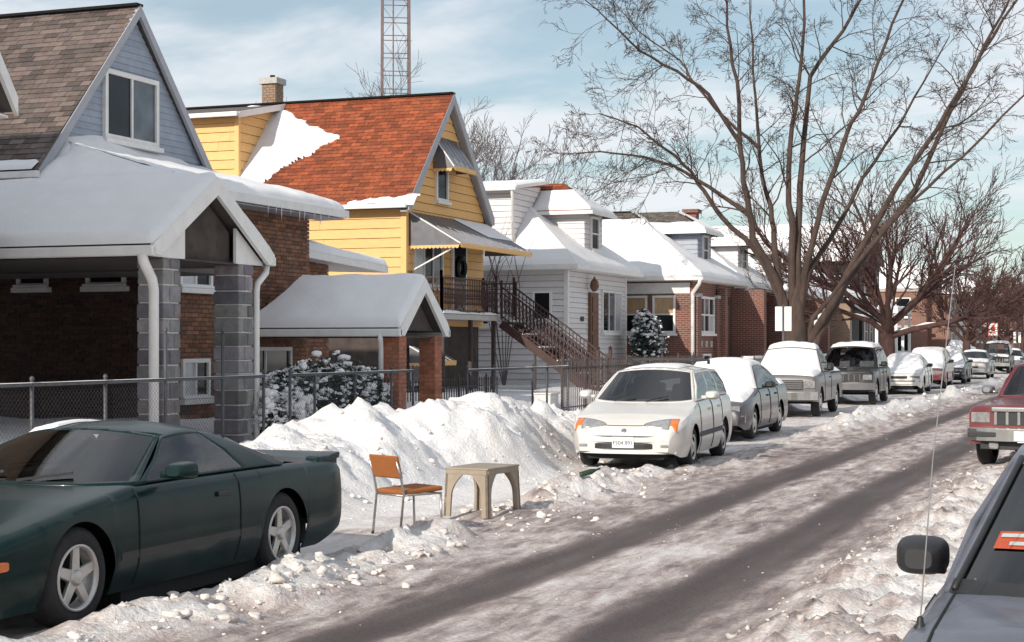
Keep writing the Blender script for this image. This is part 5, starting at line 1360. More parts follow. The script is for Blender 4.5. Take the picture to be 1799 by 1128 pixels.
sedan('dark sedan blanketed in snow between the red wagon and the long grey sedan', (-8.3, 76.2, .05), .02, snow=(.06, .06, .07), paint='paint_dark', bump='paint_dark')
sedan('dark grey long sedan with snow strip along its bumper', (-8.25, 88.2, .05), .02, snow=(.06, .0, .06), paint='paint_grey', bump='chrome', prof=[(-.98, .66), (-.92, .80), (-.75, .84), (-.2, .88), (.45, .96), (1.6, .97), (2.8, .98), (3.3, 1.0), (3.75, .98), (3.87, .90)])
suv('far black van with snowy hood and roof down the street', (-8.4, 104.0, .05), 0, snow=(.10, .10), H=1.85, bump='chrome')
sedan('farthest blue car with snow on its roof', (-8.2, 112.5, .05), 0, snow=(.06, 0, .07), paint='paint_blue', bump='paint_blue')

# ---------- red sport utility across the road
c = suv('maroon sport utility with chrome grille and headlights on the right side', (-1.37, 24.85, .05), math.radians(-7), snow=(0, 0), paint='paint_red', bump='chrome', mir='emblem', gbar='emblem', fo=.80, H=1.66, prof=[(-.80, .92), (-.75, .97), (.2, 1.03), (.95, 1.06), (2.0, 1.06), (3.40, 1.06), (3.55, 1.04)], cab=(.92, 1.6, 3.15, 3.50), sda=1.02, doors=[(1.02, 1.9), (1.92, 2.3)], msp=1.12)
for sg in (-1, 1): c.box('indicator', 'lamp_orange', min(sg*.825, sg*.86), max(sg*.825, sg*.86), -.77, -.62, .72, .86)
c.box('grille_surround', 'chrome', -.54, .54, -.84, -.77, .89, .965, .02)
c.box('bumper_strip', 'black_plastic', -.84, .84, -.938, -.90, .50, .58, .01)
c.plate('', 0, -.945, .50); c.box('licence_plate', 'plate_white', -.20, .16, -.96, -.95, .45, .60, .003)
c.T.scale = (1, 1, .9); c.box('air_dam', 'black_plastic', -.7, .7, -.80, -.74, .30, .44)
for sg in (-1, 1): c.box('fog_lamp', 'lamp_clear', sg*.5-.07, sg*.5+.07, -.86, -.80, .31, .42, .03)
c.wiper()

# ---------- frosted grey car close by on the right
c = Car('parked_car', 'frosted dark grey car with whip antenna, its hood and windshield close by', (.13, 5.32, .04), math.radians(0), dict(paint='paint_frost',
    fo=.95, wb=2.65, ro=1.05, W=1.74, r=.31, H=1.36, wr=.62, clear=.2, zw=.60, kf=.14, rf=.7, sh=.045, crown=.03,
    prof=[(-.95, .60), (-.88, .70), (-.70, .77), (0, .86), (.62, .885), (1.6, .90), (3.0, .93), (3.6, .92), (3.7, .85)],
    cab=(.62, 1.62, 2.6, 3.15), sda=.70, sdd=3.0, win=[(.04, .46), (.5, .88)], doors=[(.72, 1.7), (1.73, 2.5)], seats=[2.0, 2.8], glass='car_glass_dark'))
for sg in (-1, 1):
    c.box('headlight', 'lamp_clear', min(sg*.42, sg*.76), max(sg*.42, sg*.76), c.s0+.02, c.s0+.12, .56, .66); c.mirror(sg, 1.06, .96, 'black_plastic', .195, .145, arm=-.01)
c.curve_bar('bumper', 'paint_frost', -.05, .3, .54, .96, depth=.1, bevel=.03); c.wiper()
for sg in (-1, 1):
    m = MB(); m.tube([c.ws(sg*.945, v)+Vector((0, -.006, .006)) for v in np.linspace(0, 1, 12)], .012, 5); c.part(m, 'window_seal', 'black_plastic', smooth=True)
m = MB(); xa = -.80; za = c.top(.10, .80)-.01
m.lathe([(.022, -.01), (.020, .012), (.012, .02), (.010, .04), (.004, .045)], (xa, .10, za), (0, 0, 1), 10); bs = c.part(m, 'antenna', 'black_plastic', smooth=True)
m = MB(); m.tube([(xa, .10, za+.03), (xa+.035, .14, za+.55), (xa+.095, .23, za+1.17)], [.0026, .002, .0013], 6); m.lathe([(.006, 0), (0, .008)], (xa+.095, .23, za+1.17), (0, 0, 1), 6); c.part(m, 'mast', 'steel_tube', bs)
for sg in (-1, 1):
    m = MB(); m.tube([(sg*(c.hw(s)*.86), s, c.top(s, c.hw(s)*.86)+.001) for s in np.linspace(-.85, .72, 22)], .006, 4, cap=False); c.part(m, 'hood_gap', 'underbody')
G = []
for u in np.linspace(-.86, -.66, 5): G.append([c.ws(u, v)+Vector((0, -.004, .004)) for v in np.linspace(.29, .41, 4)])
m = MB(); m.grid(G); stk = c.part(m, 'sticker', 'sticker_orange', smooth=True)
for v0, v1, ua, ub in ((.365, .390, -.845, -.675), (.31, .335, -.79, -.68)):
    m = MB(); m.grid([[c.ws(u, v)+Vector((0, -.007, .007)) for v in (v0, v1)] for u in np.linspace(ua, ub, 4)]); c.part(m, 'print', 'sticker_white', stk)
m = MB(); rows = [[c.ws(u, 0)+Vector((0, -.02, -.005)), c.ws(u, .07)+Vector((0, -.006, .006))] for u in np.linspace(-.97, .97, 14)]; m.grid(rows); c.part(m, 'cowl', 'black_plastic', smooth=True)
# ------------------------------------------------------------------ trees
def branch_mesh(segs, name, mat, parent, n_hi=8):
    """segs: list of (points, radii); thick ones get more sides"""
    m = MB()
    for pts, rad in segs:
        n = n_hi if rad[0] > .09 else 6 if rad[0] > .03 else 4 if rad[0] > .012 else 3
        m.tube(pts, list(rad), n, cap=False)
    return m.build(name, mat, parent, smooth=True, fix=False)

def grow(p, d, L, r, lev, R, out, up=.25, wander=.22, kids=(5, 5, 4), spread=(.45, .95), droop=0.0, ratio=(.35, .6), minr=.004, tip=.35):
    """one curved branch and, from it, finer ones"""
    n = max(3, min(7, int(L/.35)+2)); pts = [p.copy()]; rad = [r]; q = p.copy(); dd = d.normalized(); st = L/(n-1)
    for i in range(1, n):
        dd = (dd + Vector((R.gauss(0, wander), R.gauss(0, wander), R.gauss(0, wander)+up*.35-droop*i/n))*.55).normalized()
        q = q + dd*st; pts.append(q.copy()); rad.append(max(minr, r*(1-(1-tip)*i/(n-1))))
    out.append((pts, rad))
    if lev <= 0: return
    k = kids[-lev] if lev <= len(kids) else kids[0]
    for j in range(k):
        t = .25+.75*(j+R.random())/k; x = t*(n-1); i = min(int(x), n-2); f = x-i
        b = pts[i].lerp(pts[i+1], f); ax = (pts[i+1]-pts[i]).normalized()
        s = ax.cross(Vector((R.gauss(0, 1), R.gauss(0, 1), R.gauss(0, 1))))
        if s.length < 1e-3: continue
        a = R.uniform(*spread); nd = ax*math.cos(a)+s.normalized()*math.sin(a)
        grow(b, nd, L*R.uniform(*ratio)*(1.15-.45*t), max(minr, rad[i]*.52), lev-1, R, out, up, wander, kids, spread, droop, ratio, minr, tip)

EU, ED = Vector((math.cos(YAW), math.sin(YAW), 0)), Vector((-math.sin(YAW), math.cos(YAW), 0))
# big multi-stemmed maple: limbs as (across, height) in metres from the trunk foot, with drift in depth
TB = Vector((-9.85, 49.8, .3))
limbs = [
 (0.092, .5, [(-.45, 3.2), (-1.2, 4.65), (-2.2, 5.7), (-2.75, 6.5), (-3.05, 7.1), (-3.95, 7.85), (-4.7, 8.5), (-5.9, 8.95)]),
 (0.115, -.6, [(-.35, 3.2), (-1.3, 5.0), (-1.55, 6.2), (-1.75, 7.7), (-1.9, 9.6), (-2.25, 11.2), (-2.4, 13.2)]),
 (0.098, .9, [(-.5, 3.7), (-.58, 5.0), (-.65, 6.0), (-.87, 7.1), (-1.0, 8.8), (-1.03, 10.5), (-1.1, 12.8)]),
 (0.112, -.2, [(-.1, 3.2), (-.12, 5.3), (-.25, 6.4), (-.15, 8.4), (.08, 9.8), (.2, 12.3), (.3, 13.8)]),
 (0.108, .4, [(.08, 3.6), (.14, 6.0), (.30, 7.9), (.5, 10.0), (1.55, 11.4), (2.25, 12.6), (2.9, 14)]),
 (0.098, -.9, [(.17, 3.6), (.43, 4.8), (.95, 6.7), (1.38, 8.1), (1.8, 8.95), (2.4, 10.7), (3.0, 12.2), (3.4, 13.4)]),
 (0.079, 1.1, [(.35, 3.95), (1.4, 5.5), (2.25, 6.9), (3.45, 8.6), (4.3, 10.0), (5.3, 11.6)]),
 (0.118, -.5, [(.42, 1.9), (1.2, 3.3), (2.25, 5.3), (2.95, 6.55), (4.15, 8.25), (5.2, 10.1), (6.0, 11.7), (6.6, 13.2)]),
 (0.118, .5, [(.7, 2.05), (1.55, 3.6), (2.75, 5.3), (3.8, 6.55), (4.8, 8.95), (5.9, 10.8), (6.9, 12.3), (7.8, 13.6)]),
 (0.072, -1.3, [(.55, 2.6), (1.9, 4.4), (3.2, 6.0), (4.6, 7.3), (6.2, 9.0), (7.6, 10.2)]),
 (0.066, 1.4, [(-1.45, 5.7), (-2.6, 6.6), (-3.6, 7.3), (-4.5, 7.65), (-5.8, 7.9), (-6.8, 7.9)]),
 (0.059, -1.2, [(-1.8, 7.85), (-2.75, 9.2), (-3.8, 9.8), (-4.9, 10.3), (-5.9, 11.1), (-6.8, 11.8)]),
 (0.052, .8, [(-.95, 7.9), (-1.9, 8.8), (-2.8, 9.9), (-3.3, 10.8), (-4.6, 11.8), (-5.4, 12.9)]),
]
R = random.Random(11)
BT = thing('maple_tree', 'huge bare multi-stemmed tree towering over the snow covered cars', 'tree', tuple(TB))
segs, twigs = [], []
STARTS = {(-1.45, 5.7): -.35, (-1.8, 7.85): -.68, (-.95, 7.9): 1.15}      # depth where a side limb leaves its parent
for r0, dz, pl in limbs:
    s0 = STARTS.get(pl[0], 0.0)
    pts = []; n = len(pl)
    for i, (u, z) in enumerate(pl): pts.append(TB + EU*u + ED*(s0+dz*(i/(n-1))*2.2+R.uniform(-.1, .1)*(i > 0)) + Z*(z-.3))
    # smooth the polyline a little
    fine = []
    for i in range(len(pts)-1):
        for k in range(3): fine.append(pts[i].lerp(pts[i+1], k/3)+Vector((R.gauss(0, .025), R.gauss(0, .025), 0)))
    fine.append(pts[-1]); m_ = len(fine); rad = [r0*(1-.80*(i/(m_-1))**1.1)*(1+.15*math.exp(-i/2.0)) for i in range(m_)]
    if s0: segs.append((fine, rad))
    else:
        foot = TB+EU*(pl[0][0]*.35)+Z*max(.4, pl[0][1]-1.7); segs.append(([foot, foot.lerp(fine[0], .55)]+fine, [rad[0]*1.1, rad[0]*1.08]+rad))
    for i in range(int(m_*.30), m_):
        f = i/(m_-1)
        ax = (fine[min(i+1, m_-1)]-fine[i-1]).normalized()
        for _ in range(2 if f > .45 else 1):
            if R.random() < .12: continue
            s = ax.cross(Vector((R.gauss(0, 1), R.gauss(0, 1), R.gauss(0, .6)))).normalized(); a = R.uniform(.5, 1.15)
            grow(fine[i], ax*math.cos(a)+s*math.sin(a), R.uniform(1.0, 2.4)*(1.1-.35*f), max(.010, rad[i]*.36), 3, R, twigs, up=.12, wander=.3, kids=(5, 4, 3), droop=.08, ratio=(.34, .62), minr=.0055, tip=.42)
tr = [TB+Vector((0, 0, -.3)), TB+Vector((0, 0, .25)), TB+Vector((.0, 0, .9)), TB+Vector((0, 0, 1.8)), TB+Vector((0, 0, 2.6)), TB+Vector((0, 0, 3.3))]
m = MB(); m.tube(tr, [.58, .44, .37, .34, .25, .08], 16)
for pts, rad in segs: m.tube(pts, rad, 9, cap=False)
m.build('trunk', 'bark', BT, smooth=True, fix=False)
branch_mesh(twigs, 'crown', 'bark', BT)
# snow in the forks
m = MB()
for (r0, dz, pl) in (limbs[7], limbs[8]):
    a = [TB+EU*u+ED*(dz*i/len(pl)*2.2)+Z*(z-.3) for i, (u, z) in enumerate(pl[:3])]
    for k in range(5):
        c0 = a[0].lerp(a[1], .25+k*.15)+Z*(r0*.9)-EU*.06; m.tube([c0, c0+(a[1]-a[0])*.06+Z*.03, c0+(a[1]-a[0])*.13], [.02, .075, .03], 7)
c0 = TB+EU*-.45+Z*3.15; m.tube([c0, c0+EU*.12+Z*.08, c0+EU*.25], [.03, .12, .04], 8)
m.build('snow', 'snow', BT, smooth=True, fix=False, kind='stuff')

def vase_tree(name, label, pos, H, seed, n1=9, spread=.75, fork=2.6, r=.3, mat='bark_red', lev=3, twig=.007, kids=(8, 6, 4), snow=True, width=1.0, group=None):
    R = random.Random(seed); T = thing(name, label, 'tree', pos, group=group); p = Vector(pos)
    m = MB(); m.tube([p-Z*.3, p+Z*.4, p+Z*fork*.6, p+Z*(fork+.2)], [r*1.4, r*1.1, r, r*.8], 10)
    tw = []; fk = p+Z*fork; sn = MB()
    for i in range(n1):
        a = 2*math.pi*(i+R.uniform(-.3, .3))/n1; e = R.uniform(.55, 1.05)*spread
        d = Vector((math.cos(a)*e*width, math.sin(a)*e*width, 1.0)).normalized(); L = (H-fork)*R.uniform(.75, 1.0)*(1.0+.25*e)
        st_ = fk-Z*R.uniform(0, .7)
        k0 = len(tw)
        grow(st_, Vector((d.x*1.5, d.y*1.5, d.z*.8)), L*.8, r*R.uniform(.35, .5), lev, R, tw, up=.35, wander=.2, kids=kids, spread=(.35, .8), ratio=(.36, .6), minr=twig, tip=.3)
        if snow:
            pts, rad = tw[k0]
            for j in range(min(2, len(pts)-1)):
                c0 = pts[j].lerp(pts[j+1], .1)+Z*rad[j]*.9; c1 = pts[j].lerp(pts[j+1], .9)+Z*rad[j+1]*.9; sn.tube([c0, c0.lerp(c1, .5)+Z*.02, c1], [.02, .06, .02], 6)
    m.build('trunk', mat, T, smooth=True, fix=False); branch_mesh(tw, 'crown', mat, T, 7)
    if snow: sn.build('snow', 'snow', T, smooth=True, fix=False, kind='stuff')
    return T
vase_tree('street_tree', 'smaller vase shaped bare tree with snow in its forks beyond the dark sport utility', (-10.0, 70.0, .25), 9.4, 5, n1=12, spread=1.05, fork=2.5, r=.32, kids=(11, 8, 4), twig=.010)
# reddish trees farther along the parkway
rows = [(-9.8, 101, 7.4, 22, 'bare reddish street tree standing just before the orange brick building'), (-9.9, 118, 7.8, 23, 'bare reddish street tree just past the orange brick building'), (-9.8, 132, 8.0, 24, 'far reddish tree before the tall dark brick house'),
        (-9.6, 146, 8.4, 25, 'far reddish tree before the pale frame house'), (-9.2, 160, 9.0, 26, 'farther reddish tree near the end of the row'),
        (-9.0, 178, 9.5, 27, 'farthest reddish tree near the end of the street view'), (-12, 205, 11, 28, 'tall far reddish tree closing the street view')]
for x, y, H, sd, lab in rows:
    vase_tree('street_tree', lab, (x, y, .25), H, sd, n1=9, spread=.95, fork=2.2, r=.24, kids=(7, 6, 4), twig=.016, lev=3, snow=False)
# grey trees behind the houses
for x, y, H, sd, lab in ((-44.3, 91, 18.0, 31, 'grey bare tree crown rising behind the orange roof ridge'), (-39.2, 93, 17.0, 33, 'grey bare tree crown behind the right end of the orange roof')):
    vase_tree('backyard_tree', lab, (x, y, .3), H, sd, n1=9, spread=.62, fork=5, r=.3, mat='twig_grey', kids=(9, 7, 5), twig=.012, lev=3, snow=False)

# ------------------------------------------------------------------ radio tower far behind
TW = thing('lattice_tower', 'rust coloured lattice radio mast rising behind the orange roof', 'tower', (-55.2, 118.5, .2))
tz = Vector((-55.2, 118.5, .2)); ang = .12+YAW
def leg(i, z):
    w = 1.52-.0066*(z-20); a = ang+math.pi/4+i*math.pi/2; return tz+Vector((math.cos(a)*w, math.sin(a)*w, z))
for i in range(4):
    m = MB(); m.tube([leg(i, 0), leg(i, 60)], .075 if i != 3 else .085, 6); m.build('leg', 'tower_steel', TW)
for k in range(42):
    z = 1.4*k+.6
    m = MB()
    for i in range(4): m.tube([leg(i, z), leg((i+1) % 4, z)], .038, 5)
    m.build('ring', 'tower_steel', TW)
    if k % 2 == 0:
        m = MB()
        for i in (0, 2): m.tube([leg(i, z), leg((i+1) % 4, z+2.8)], .018, 4)
        m.build('brace', 'tower_steel', TW)
m = MB(); m.tube([tz+Vector((-.3, .2, 0)), tz+Vector((-.3, .2, 60))], .06, 5); m.build('cable_run', 'tower_steel', TW)
# ------------------------------------------------------------------ chair and table holding the parking space
ch = thing('dining_chair', 'orange padded metal frame chair set out in the cleared parking space', 'chair', (-6.45, 14.15, min(gz(-6.6, 14.3), gz(-6.3, 14.0))-.01), 0)
def cp(m, name, mat, **k): return m.build(name, mat, ch, world=False, **k)
# chair local: x across its depth (front +y), faces +y
wd, dp = .225, .24
for sx in (-1, 1):
    m = MB(); m.tube([(sx*wd, dp, 0), (sx*wd, dp-.01, .43)], .0125, 8); cp(m, 'leg', 'steel_tube', smooth=True)
    m = MB(); m.tube([(sx*wd, -dp-.05, 0), (sx*wd, -dp, .43), (sx*wd, -dp-.04, .62), (sx*wd, -dp-.09, .76)], .0125, 8); cp(m, 'leg', 'steel_tube', smooth=True)
    m = MB(); m.tube([(sx*wd, dp-.01, .42), (sx*wd, -dp, .42)], .011, 8); cp(m, 'side_rail', 'steel_tube', smooth=True)
m = MB(); m.tube([(-wd, dp-.01, .415), (wd, dp-.01, .415)], .011, 8); m.tube([(-wd, -dp, .415), (wd, -dp, .415)], .011, 8); cp(m, 'cross_rail', 'steel_tube', smooth=True)
m = MB(); m.obox((0, .01, .455), (.225, 0, 0), (0, .25, .012), (0, 0, .024)); cp(m, 'seat', 'chair_fabric', bevel=.018, segs=3)
m = MB(); m.obox((0, -dp-.055, .70), (.235, 0, 0), (0, .018, 0), (0, -.03, .115)); cp(m, 'backrest', 'chair_fabric', bevel=.018, segs=3)
for sx in (-1, 1):
    for y in (dp, -dp-.05):
        m = MB(); m.lathe([(.016, 0), (.016, .03), (.012, .032)], (sx*wd, y, 0), (0, 0, 1), 8); cp(m, 'foot', 'black_plastic')
ch.rotation_euler = (0, 0, math.radians(-28)); ch.scale = (.93, .93, .93)

tb = thing('plastic_table', 'small beige plastic patio table with arched legs beside the orange chair', 'table', (-6.37, 15.8, gz(-6.4, 15.8)-.02), math.radians(-6))
def tp(m, name, mat='beige_plastic', **k): return m.build(name, mat, tb, world=False, **k)
hx, hy, th = .25, .36, .50
m = MB(); m.box(-hx, hx, -hy, hy, th-.022, th); tp(m, 'tabletop', bevel=.02, segs=3)
m = MB()
for sx in (-1, 1): m.box(min(sx*(hx-.02), sx*hx*.985), max(sx*(hx-.02), sx*hx*.985), -hy+.02, hy-.02, th-.07, th-.015)
for sy in (-1, 1): m.box(-hx+.02, hx-.02, min(sy*(hy-.02), sy*hy*.985), max(sy*(hy-.02), sy*hy*.985), th-.07, th-.015)
tp(m, 'apron', bevel=.008)
for sx in (-1, 1):
    for sy in (-1, 1):
        # L-shaped leg: two curved fins that flare into the apron
        m = MB()
        def fin(along):
            A = []; B = []
            for k in range(11):
                t = k/10; z = (th-.05)*t; w = .075+.0*t + .24*max(0, t-.45)**2.2*2.2; A.append((0, z)); B.append((w, z))
            poly = A+B[::-1]
            return poly
        for ax_ in (0, 1):
            pl = fin(ax_); pts = []
            for w, z in pl:
                o = .02*(1-z/th)
                if ax_ == 0: pts.append((sx*(hx-.012+o), sy*(hy-.012+o-w), z))
                else: pts.append((sx*(hx-.012+o-w), sy*(hy-.012+o), z))
            vec = (-sx*.028, 0, 0) if ax_ == 0 else (0, -sy*.028, 0)
            n = len(pts)//2
            for k in range(n-1):
                m.prism([pts[k], pts[k+1], pts[2*n-2-k], pts[2*n-1-k]], vec)
        tp(m, 'leg')

bt = MB(); bt.lathe([(0, 0), (.032, .0), (.034, .02), (.034, .14), (.02, .19), (.013, .21), (.013, .26), (0, .26)], (-6.05, 18.0, gz(-6.05, 18.0)+.05), (.7, .6, .25), 14)
tag(bt.build('bottle', 'bottle_green', None, smooth=True), 'dark green bottle lying in the dirty snow ridge', 'bottle')

# ------------------------------------------------------------------ fences
def chain_link(label, X, ys, zt, z0, gate_tall=()):
    T = thing('chain_link_fence', label, 'fence', (X, (ys[0]+ys[-1])/2, z0))
    for y in ys:
        m = MB(); top = zt+.06 if y not in gate_tall else zt+.65
        m.tube([(X, y, z0-.1), (X, y, top)], .024, 8); m.lathe([(.03, 0), (.026, .03), (0, .045)], (X, y, top), (0, 0, 1), 8); m.build('post', 'galvanised', T, smooth=True)
    m = MB(); m.tube([(X, ys[0], zt), (X, ys[-1], zt)], .021, 8); m.build('top_rail', 'galvanised', T, smooth=True)
    m = MB(); p = .07; h = zt-z0; a, b = ys[0], ys[-1]; n = int((b-a+h)/p)
    for k in range(n):
        for sg in (1, -1):
            y0 = a-h+k*p if sg > 0 else a+k*p; za, zb_ = z0, zt
            ya, yb = (y0, y0+h) if sg > 0 else (y0+h-h, y0-h)
            if sg < 0: ya, yb = y0, y0-h
            # clip to [a,b]
            def at(y): return za+(zb_-za)*(y-ya)/(yb-ya)
            lo, hi = sorted((ya, yb)); lo2, hi2 = max(lo, a), min(hi, b)
            if hi2-lo2 < .05: continue
            m.tube([(X+.012*sg, lo2, at(lo2)), (X+.012*sg, hi2, at(hi2))], .0015, 3, cap=False)
    m.build('wire_mesh', 'galvanised', T, fix=False, kind='stuff')
    snow_quad((X-.03, ys[0], zt+.018), (X+.03, ys[0], zt+.018), (X+.03, ys[-1], zt+.018), (X-.03, ys[-1], zt+.018), .006, T, nu=4, nv=40, edge=.02, noise=.9, name='snow')
    return T
chain_link('galvanised chain link fence in front of the stone pier canopy', -12.05, [13.0, 14.4, 15.9, 17.35, 18.7, 20.15, 21.3], 1.33, .12, gate_tall=(18.7, 20.15))
chain_link('chain link fence standing before the snowy hedge', -12.05, [22.1, 22.9, 24.3, 25.7, 26.6], 1.33, .12)
chain_link('chain link fence right of the brick columns with snowy yard behind', -12.05, [29.1, 30.5, 32.7, 33.6, 35.0], 1.30, .12)
def picket_fence(label, X, ya, yb, zt, z0, step=.14):
    T = thing('iron_fence', label, 'fence', (X, (ya+yb)/2, z0)); n = int((yb-ya)/step)
    for k in range(n+1):
        y = ya+k*step; m = MB(); w = .045 if k % 12 == 0 else .02
        m.bar((X, y, z0-.1), (X, y, zt+(.1 if k % 12 == 0 else 0)), w); m.lathe([(.022, 0), (.0, .08)], (X, y, zt+(.1 if k % 12 == 0 else 0)), (0, 0, 1), 6); m.build('picket', 'iron', T)
    for z in (z0+.15, zt-.15):
        m = MB(); m.bar((X, ya, z), (X, yb, z), .03, .025); m.build('rail', 'iron', T)
picket_fence('dark iron picket fence before the stairs and white bungalow', -12.4, 35.6, 48.5, 1.42, .2)
picket_fence('dark iron picket fence in front of the red brick bungalow', -12.4, 55.5, 64.5, 1.25, .2, .2)
picket_fence('low iron pickets inside the snowy yard behind the chain link', -14.6, 31.4, 37.2, .98, .4)

# ------------------------------------------------------------------ shrubs
def leaf_cloud(mb, r, n, c, rad, size, col=(1, 1, 1), shell=.55):
    for k in range(n):
        d = Vector((r.gauss(0, 1), r.gauss(0, 1), r.gauss(0, 1))).normalized()*(shell+(1-shell)*r.random())
        w = 1+.22*math.sin(d.x*5+c[0])+.18*math.sin(d.y*7+c[1]*3)
        p = Vector((c[0]+d.x*rad[0]*w, c[1]+d.y*rad[1]*w, c[2]+d.z*rad[2]*w)); a = Vector((r.gauss(0, 1), r.gauss(0, 1), r.gauss(0, .7))).normalized(); b = a.cross(Vector((r.gauss(0, 1), r.gauss(0, 1), r.gauss(0, 1)))).normalized()
        s = size*r.uniform(.6, 1.4); g = r.uniform(.5, 1.6)
        mb.add([p-a*s, p+b*s*.45, p+a*s, p-b*s*.45], [(0, 1, 2, 3)], (g*col[0], g*col[1], g*col[2]))
def snow_blobs(mb, r, n, c, rad, size, zmin=-.2):
    bm = bmesh.new(); bmesh.ops.create_icosphere(bm, subdivisions=2, radius=1); bv = [v.co.copy() for v in bm.verts]; bf = [[v.index for v in f.verts] for f in bm.faces]; bm.free()
    k = 0
    while k < n:
        d = Vector((r.gauss(0, 1), r.gauss(0, 1), r.gauss(0, 1))).normalized()
        if d.z < zmin: continue
        k += 1; w = 1+.22*math.sin(d.x*5+c[0])+.18*math.sin(d.y*7+c[1]*3)
        p = Vector((c[0]+d.x*rad[0]*w, c[1]+d.y*rad[1]*w, c[2]+d.z*rad[2]*w)); s = size*r.uniform(.4, 1.5)*(.6+.6*max(d.z, 0)); ph = r.uniform(0, 6)
        mb.add([p+Vector((v.x*s*1.2, v.y*s*1.2, v.z*s*.75))*(1+.28*math.sin(v.x*3+ph)+.26*math.sin(v.y*4+ph*2)+.14*r.gauss(0, 1)) for v in bv], bf)
def shrub(name, label, base, lumps, leaf, lmat, nleaf, nsnow, ssize, seed, zmin=-.2, col=(1, 1, 1)):
    T = thing(name, label, 'shrub', base); r = random.Random(seed); m = MB(); s = MB(); t = MB()
    for c, rad in lumps:
        t.tube([(c[0], c[1], base[2]-.1), (c[0]+.05, c[1], c[2])], [.04, .015], 6)
        for k in range(10): t.tube([(c[0], c[1], base[2]+.1), (c[0]+r.uniform(-.8, .8)*rad[0], c[1]+r.uniform(-.8, .8)*rad[1], c[2]+r.uniform(-.2, .8)*rad[2])], [.014, .004], 4)
        leaf_cloud(m, r, nleaf, c, rad, leaf, col); snow_blobs(s, r, nsnow, c, rad, ssize, zmin)
        for k in range(int(nsnow*1.3)):      # dusted sprigs gathered in pads
            d = Vector((r.gauss(0, 1), r.gauss(0, 1), abs(r.gauss(.3, .8)))).normalized()
            leaf_cloud(s, r, 9, (c[0]+d.x*rad[0]*1.02, c[1]+d.y*rad[1]*1.02, c[2]+d.z*rad[2]*1.02), (leaf*1.6, leaf*1.6, leaf*.7), leaf*.8, shell=.1)
    t.build('stems', 'bark', T, fix=False); m.build('foliage', lmat, T, fix=False); s.build('snow', 'snow', T, smooth=True, fix=False, kind='stuff')
shrub('hedge', 'dark hedge dotted with snow clumps behind the chain link fence', (-13.0, 24.9, .3),
      [((-12.9, 23.7, .85), (.5, .65, .55)), ((-13.0, 24.7, .95), (.5, .7, .6)), ((-13.0, 25.7, .9), (.5, .65, .55)), ((-12.8, 26.3, .8), (.4, .4, .5))], .045, 'leaf_dark', 2200, 60, .045, 3, -.4)
shrub('bush', 'round bush nearly buried under snow beside the stone pier', (-12.4, 22.6, .2), [((-12.45, 22.35, .62), (.38, .42, .42)), ((-12.45, 22.95, .5), (.4, .45, .38))], .04, 'leaf_dark', 900, 120, .06, 4, -.4)
shrub('evergreen_bush', 'upright evergreen bush with snow flecks between the white and brick bungalows', (-16.0, 54.9, .3), [((-16.0, 54.9, 1.1), (.62, .75, .8)), ((-16.05, 54.9, 1.8), (.58, .68, .7)), ((-16.1, 55.0, 2.4), (.42, .45, .5))], .06, 'leaf_spruce', 2200, 45, .05, 5, -.4)
shrub('bush', 'low snow topped bush in front of the orange brick building', (-11.2, 108, .3), [((-11.2, 108, .8), (1.0, 1.6, .7)), ((-11.2, 110.5, .8), (1.0, 1.4, .7))], .12, 'leaf_spruce', 500, 40, .3, 6, .1)
# snow-capped bin and mail box by the gate
T = thing('yard_table', 'dark patio table capped with snow under the small canopy', 'table', (-14.2, 25.6, .4))
m = MB(); m.box(-14.7, -13.7, 25.1, 26.2, 1.08, 1.13); m.build('tabletop', 'iron', T)
for x in (-14.65, -13.75):
    for y in (25.15, 26.15):
        m = MB(); m.bar((x, y, .3), (x, y, 1.08), .04); m.build('leg', 'iron', T)
snow_quad((-14.7, 25.1, 1.13), (-13.7, 25.1, 1.13), (-13.7, 26.2, 1.13), (-14.7, 26.2, 1.13), .16, T, nu=16, nv=16)
T = thing('storage_box', 'white board box standing in the snowy yard by the fence post', 'box', (-12.7, 35.4, .2))
m = MB(); m.box(-12.9, -12.5, 35.1, 35.65, .1, .66); m.build('box_body', 'white_trim', T, bevel=.02); m = MB(); m.box(-12.92, -12.48, 35.08, 35.67, .662, .70); m.build('lid', 'white_trim', T, bevel=.01)

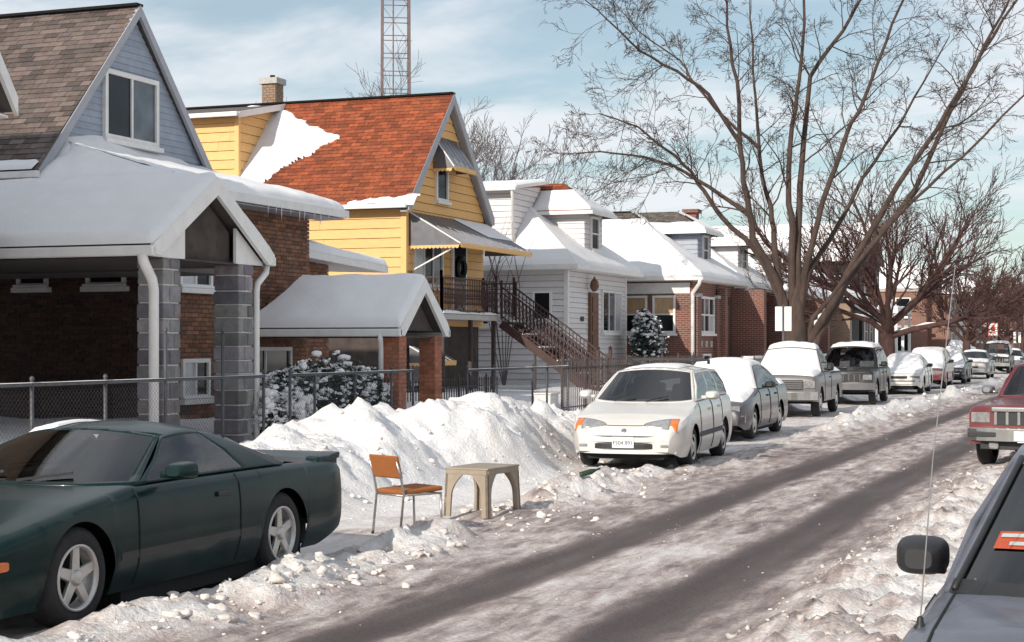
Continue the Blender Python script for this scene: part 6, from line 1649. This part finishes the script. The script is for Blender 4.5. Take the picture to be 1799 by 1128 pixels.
# ------------------------------------------------------------------ signs
def sign(name, label, x, y, z0, z1, w, rot, mat, panels=1, h=.6, mark=None):
    T = thing(name, label, 'sign', (x, y, .2), rot)
    m = MB(); m.tube([(0, 0, -.3), (0, 0, z1-.15)], .035, 8); m.build('pole', 'galvanised', T, world=False, smooth=True)
    for k in range(panels):
        a = 0 if panels == 1 else (-w*.5-.028 if k == 0 else .028)
        if panels == 1: a = -w/2
        m = MB(); m.box(a, a+(w if panels == 1 else w*.5), -.045, -.038, z0-.2, z1-.2); pn = m.build('panel', mat, T, world=False, bevel=.002)
        if mark:
            for (u0, u1, v0, v1) in mark:
                q = MB(); q.box(a+u0*w, a+u1*w, -.050, -.046, z0-.2+v0*(z1-z0), z0-.2+v1*(z1-z0)); q.build('print', 'sign_red', pn, world=False)
    return T
sign('street_sign', 'pair of blank white street sign panels on one pole before the big tree', -8.75, 42.6, 2.15, 2.78, .36, YAW*.6, 'sign_white', panels=2)
sign('street_sign', 'square street sign with red print beyond the small tree', -9.2, 112.0, 2.35, 3.2, .62, .3, 'sign_white', mark=[(0, .08, 0, 1), (.92, 1, 0, 1), (.08, .92, .94, 1), (.08, .92, 0, .06), (.3, .7, .34, .78), (.4, .6, .78, .88), (.2, .8, .2, .27), (.24, .76, .48, .62)])
for y, lb in ((118.5, 'narrow white sign far down the street close to the orange brick building'), (120.2, 'narrow white sign farther off, next after the other narrow one')): sign('street_sign', lb, -8.3+(y-118.5)*.12, y, 1.9, 2.65, .18, .4, 'sign_white')
T = thing('utility_pole', 'thin grey lamp pole standing far down the street', 'pole', (-8.2, 127, .2))
m = MB(); m.tube([(-8.2, 127, 0), (-8.2, 127, 7)], [.11, .07], 8); m.build('pole', 'galvanised', T, smooth=True)
m = MB(); m.tube([(-8.2, 127, 6.9), (-7.6, 127, 7.4), (-6.6, 127, 7.5)], .04, 6); m.build('arm', 'galvanised', T, smooth=True)
m = MB(); m.lathe([(0, .05), (.1, .03), (.14, -.05), (0, -.08)], (-6.4, 127, 7.48), (0, 0, 1), 10); m.build('lamp_head', 'galvanised', T, smooth=True)

# ------------------------------------------------------------------ repeats carry a group
for o in list(COL.objects):
    if o.parent or 'category' not in o: continue
    n = o.name.split('.')[0]
    if n in ('parked_car', 'parked_suv', 'pickup_truck') and o.location.x < -4: o['group'] = 'cars parked along the far kerb'
    elif n in ('gable_house', 'bungalow', 'two_flat'): o['group'] = 'houses lining the street'
    elif n in ('maple_tree', 'street_tree'): o['group'] = 'bare trees along the parkway'
    elif n == 'backyard_tree': o['group'] = 'bare trees behind the houses'
    elif n == 'street_sign': o['group'] = 'signs along the parkway'
    elif n == 'chain_link_fence': o['group'] = 'chain link fences at the yards'
    elif n == 'iron_fence': o['group'] = 'iron picket fences at the yards'
    elif n == 'canopy': o['group'] = 'gable canopies over the walks'
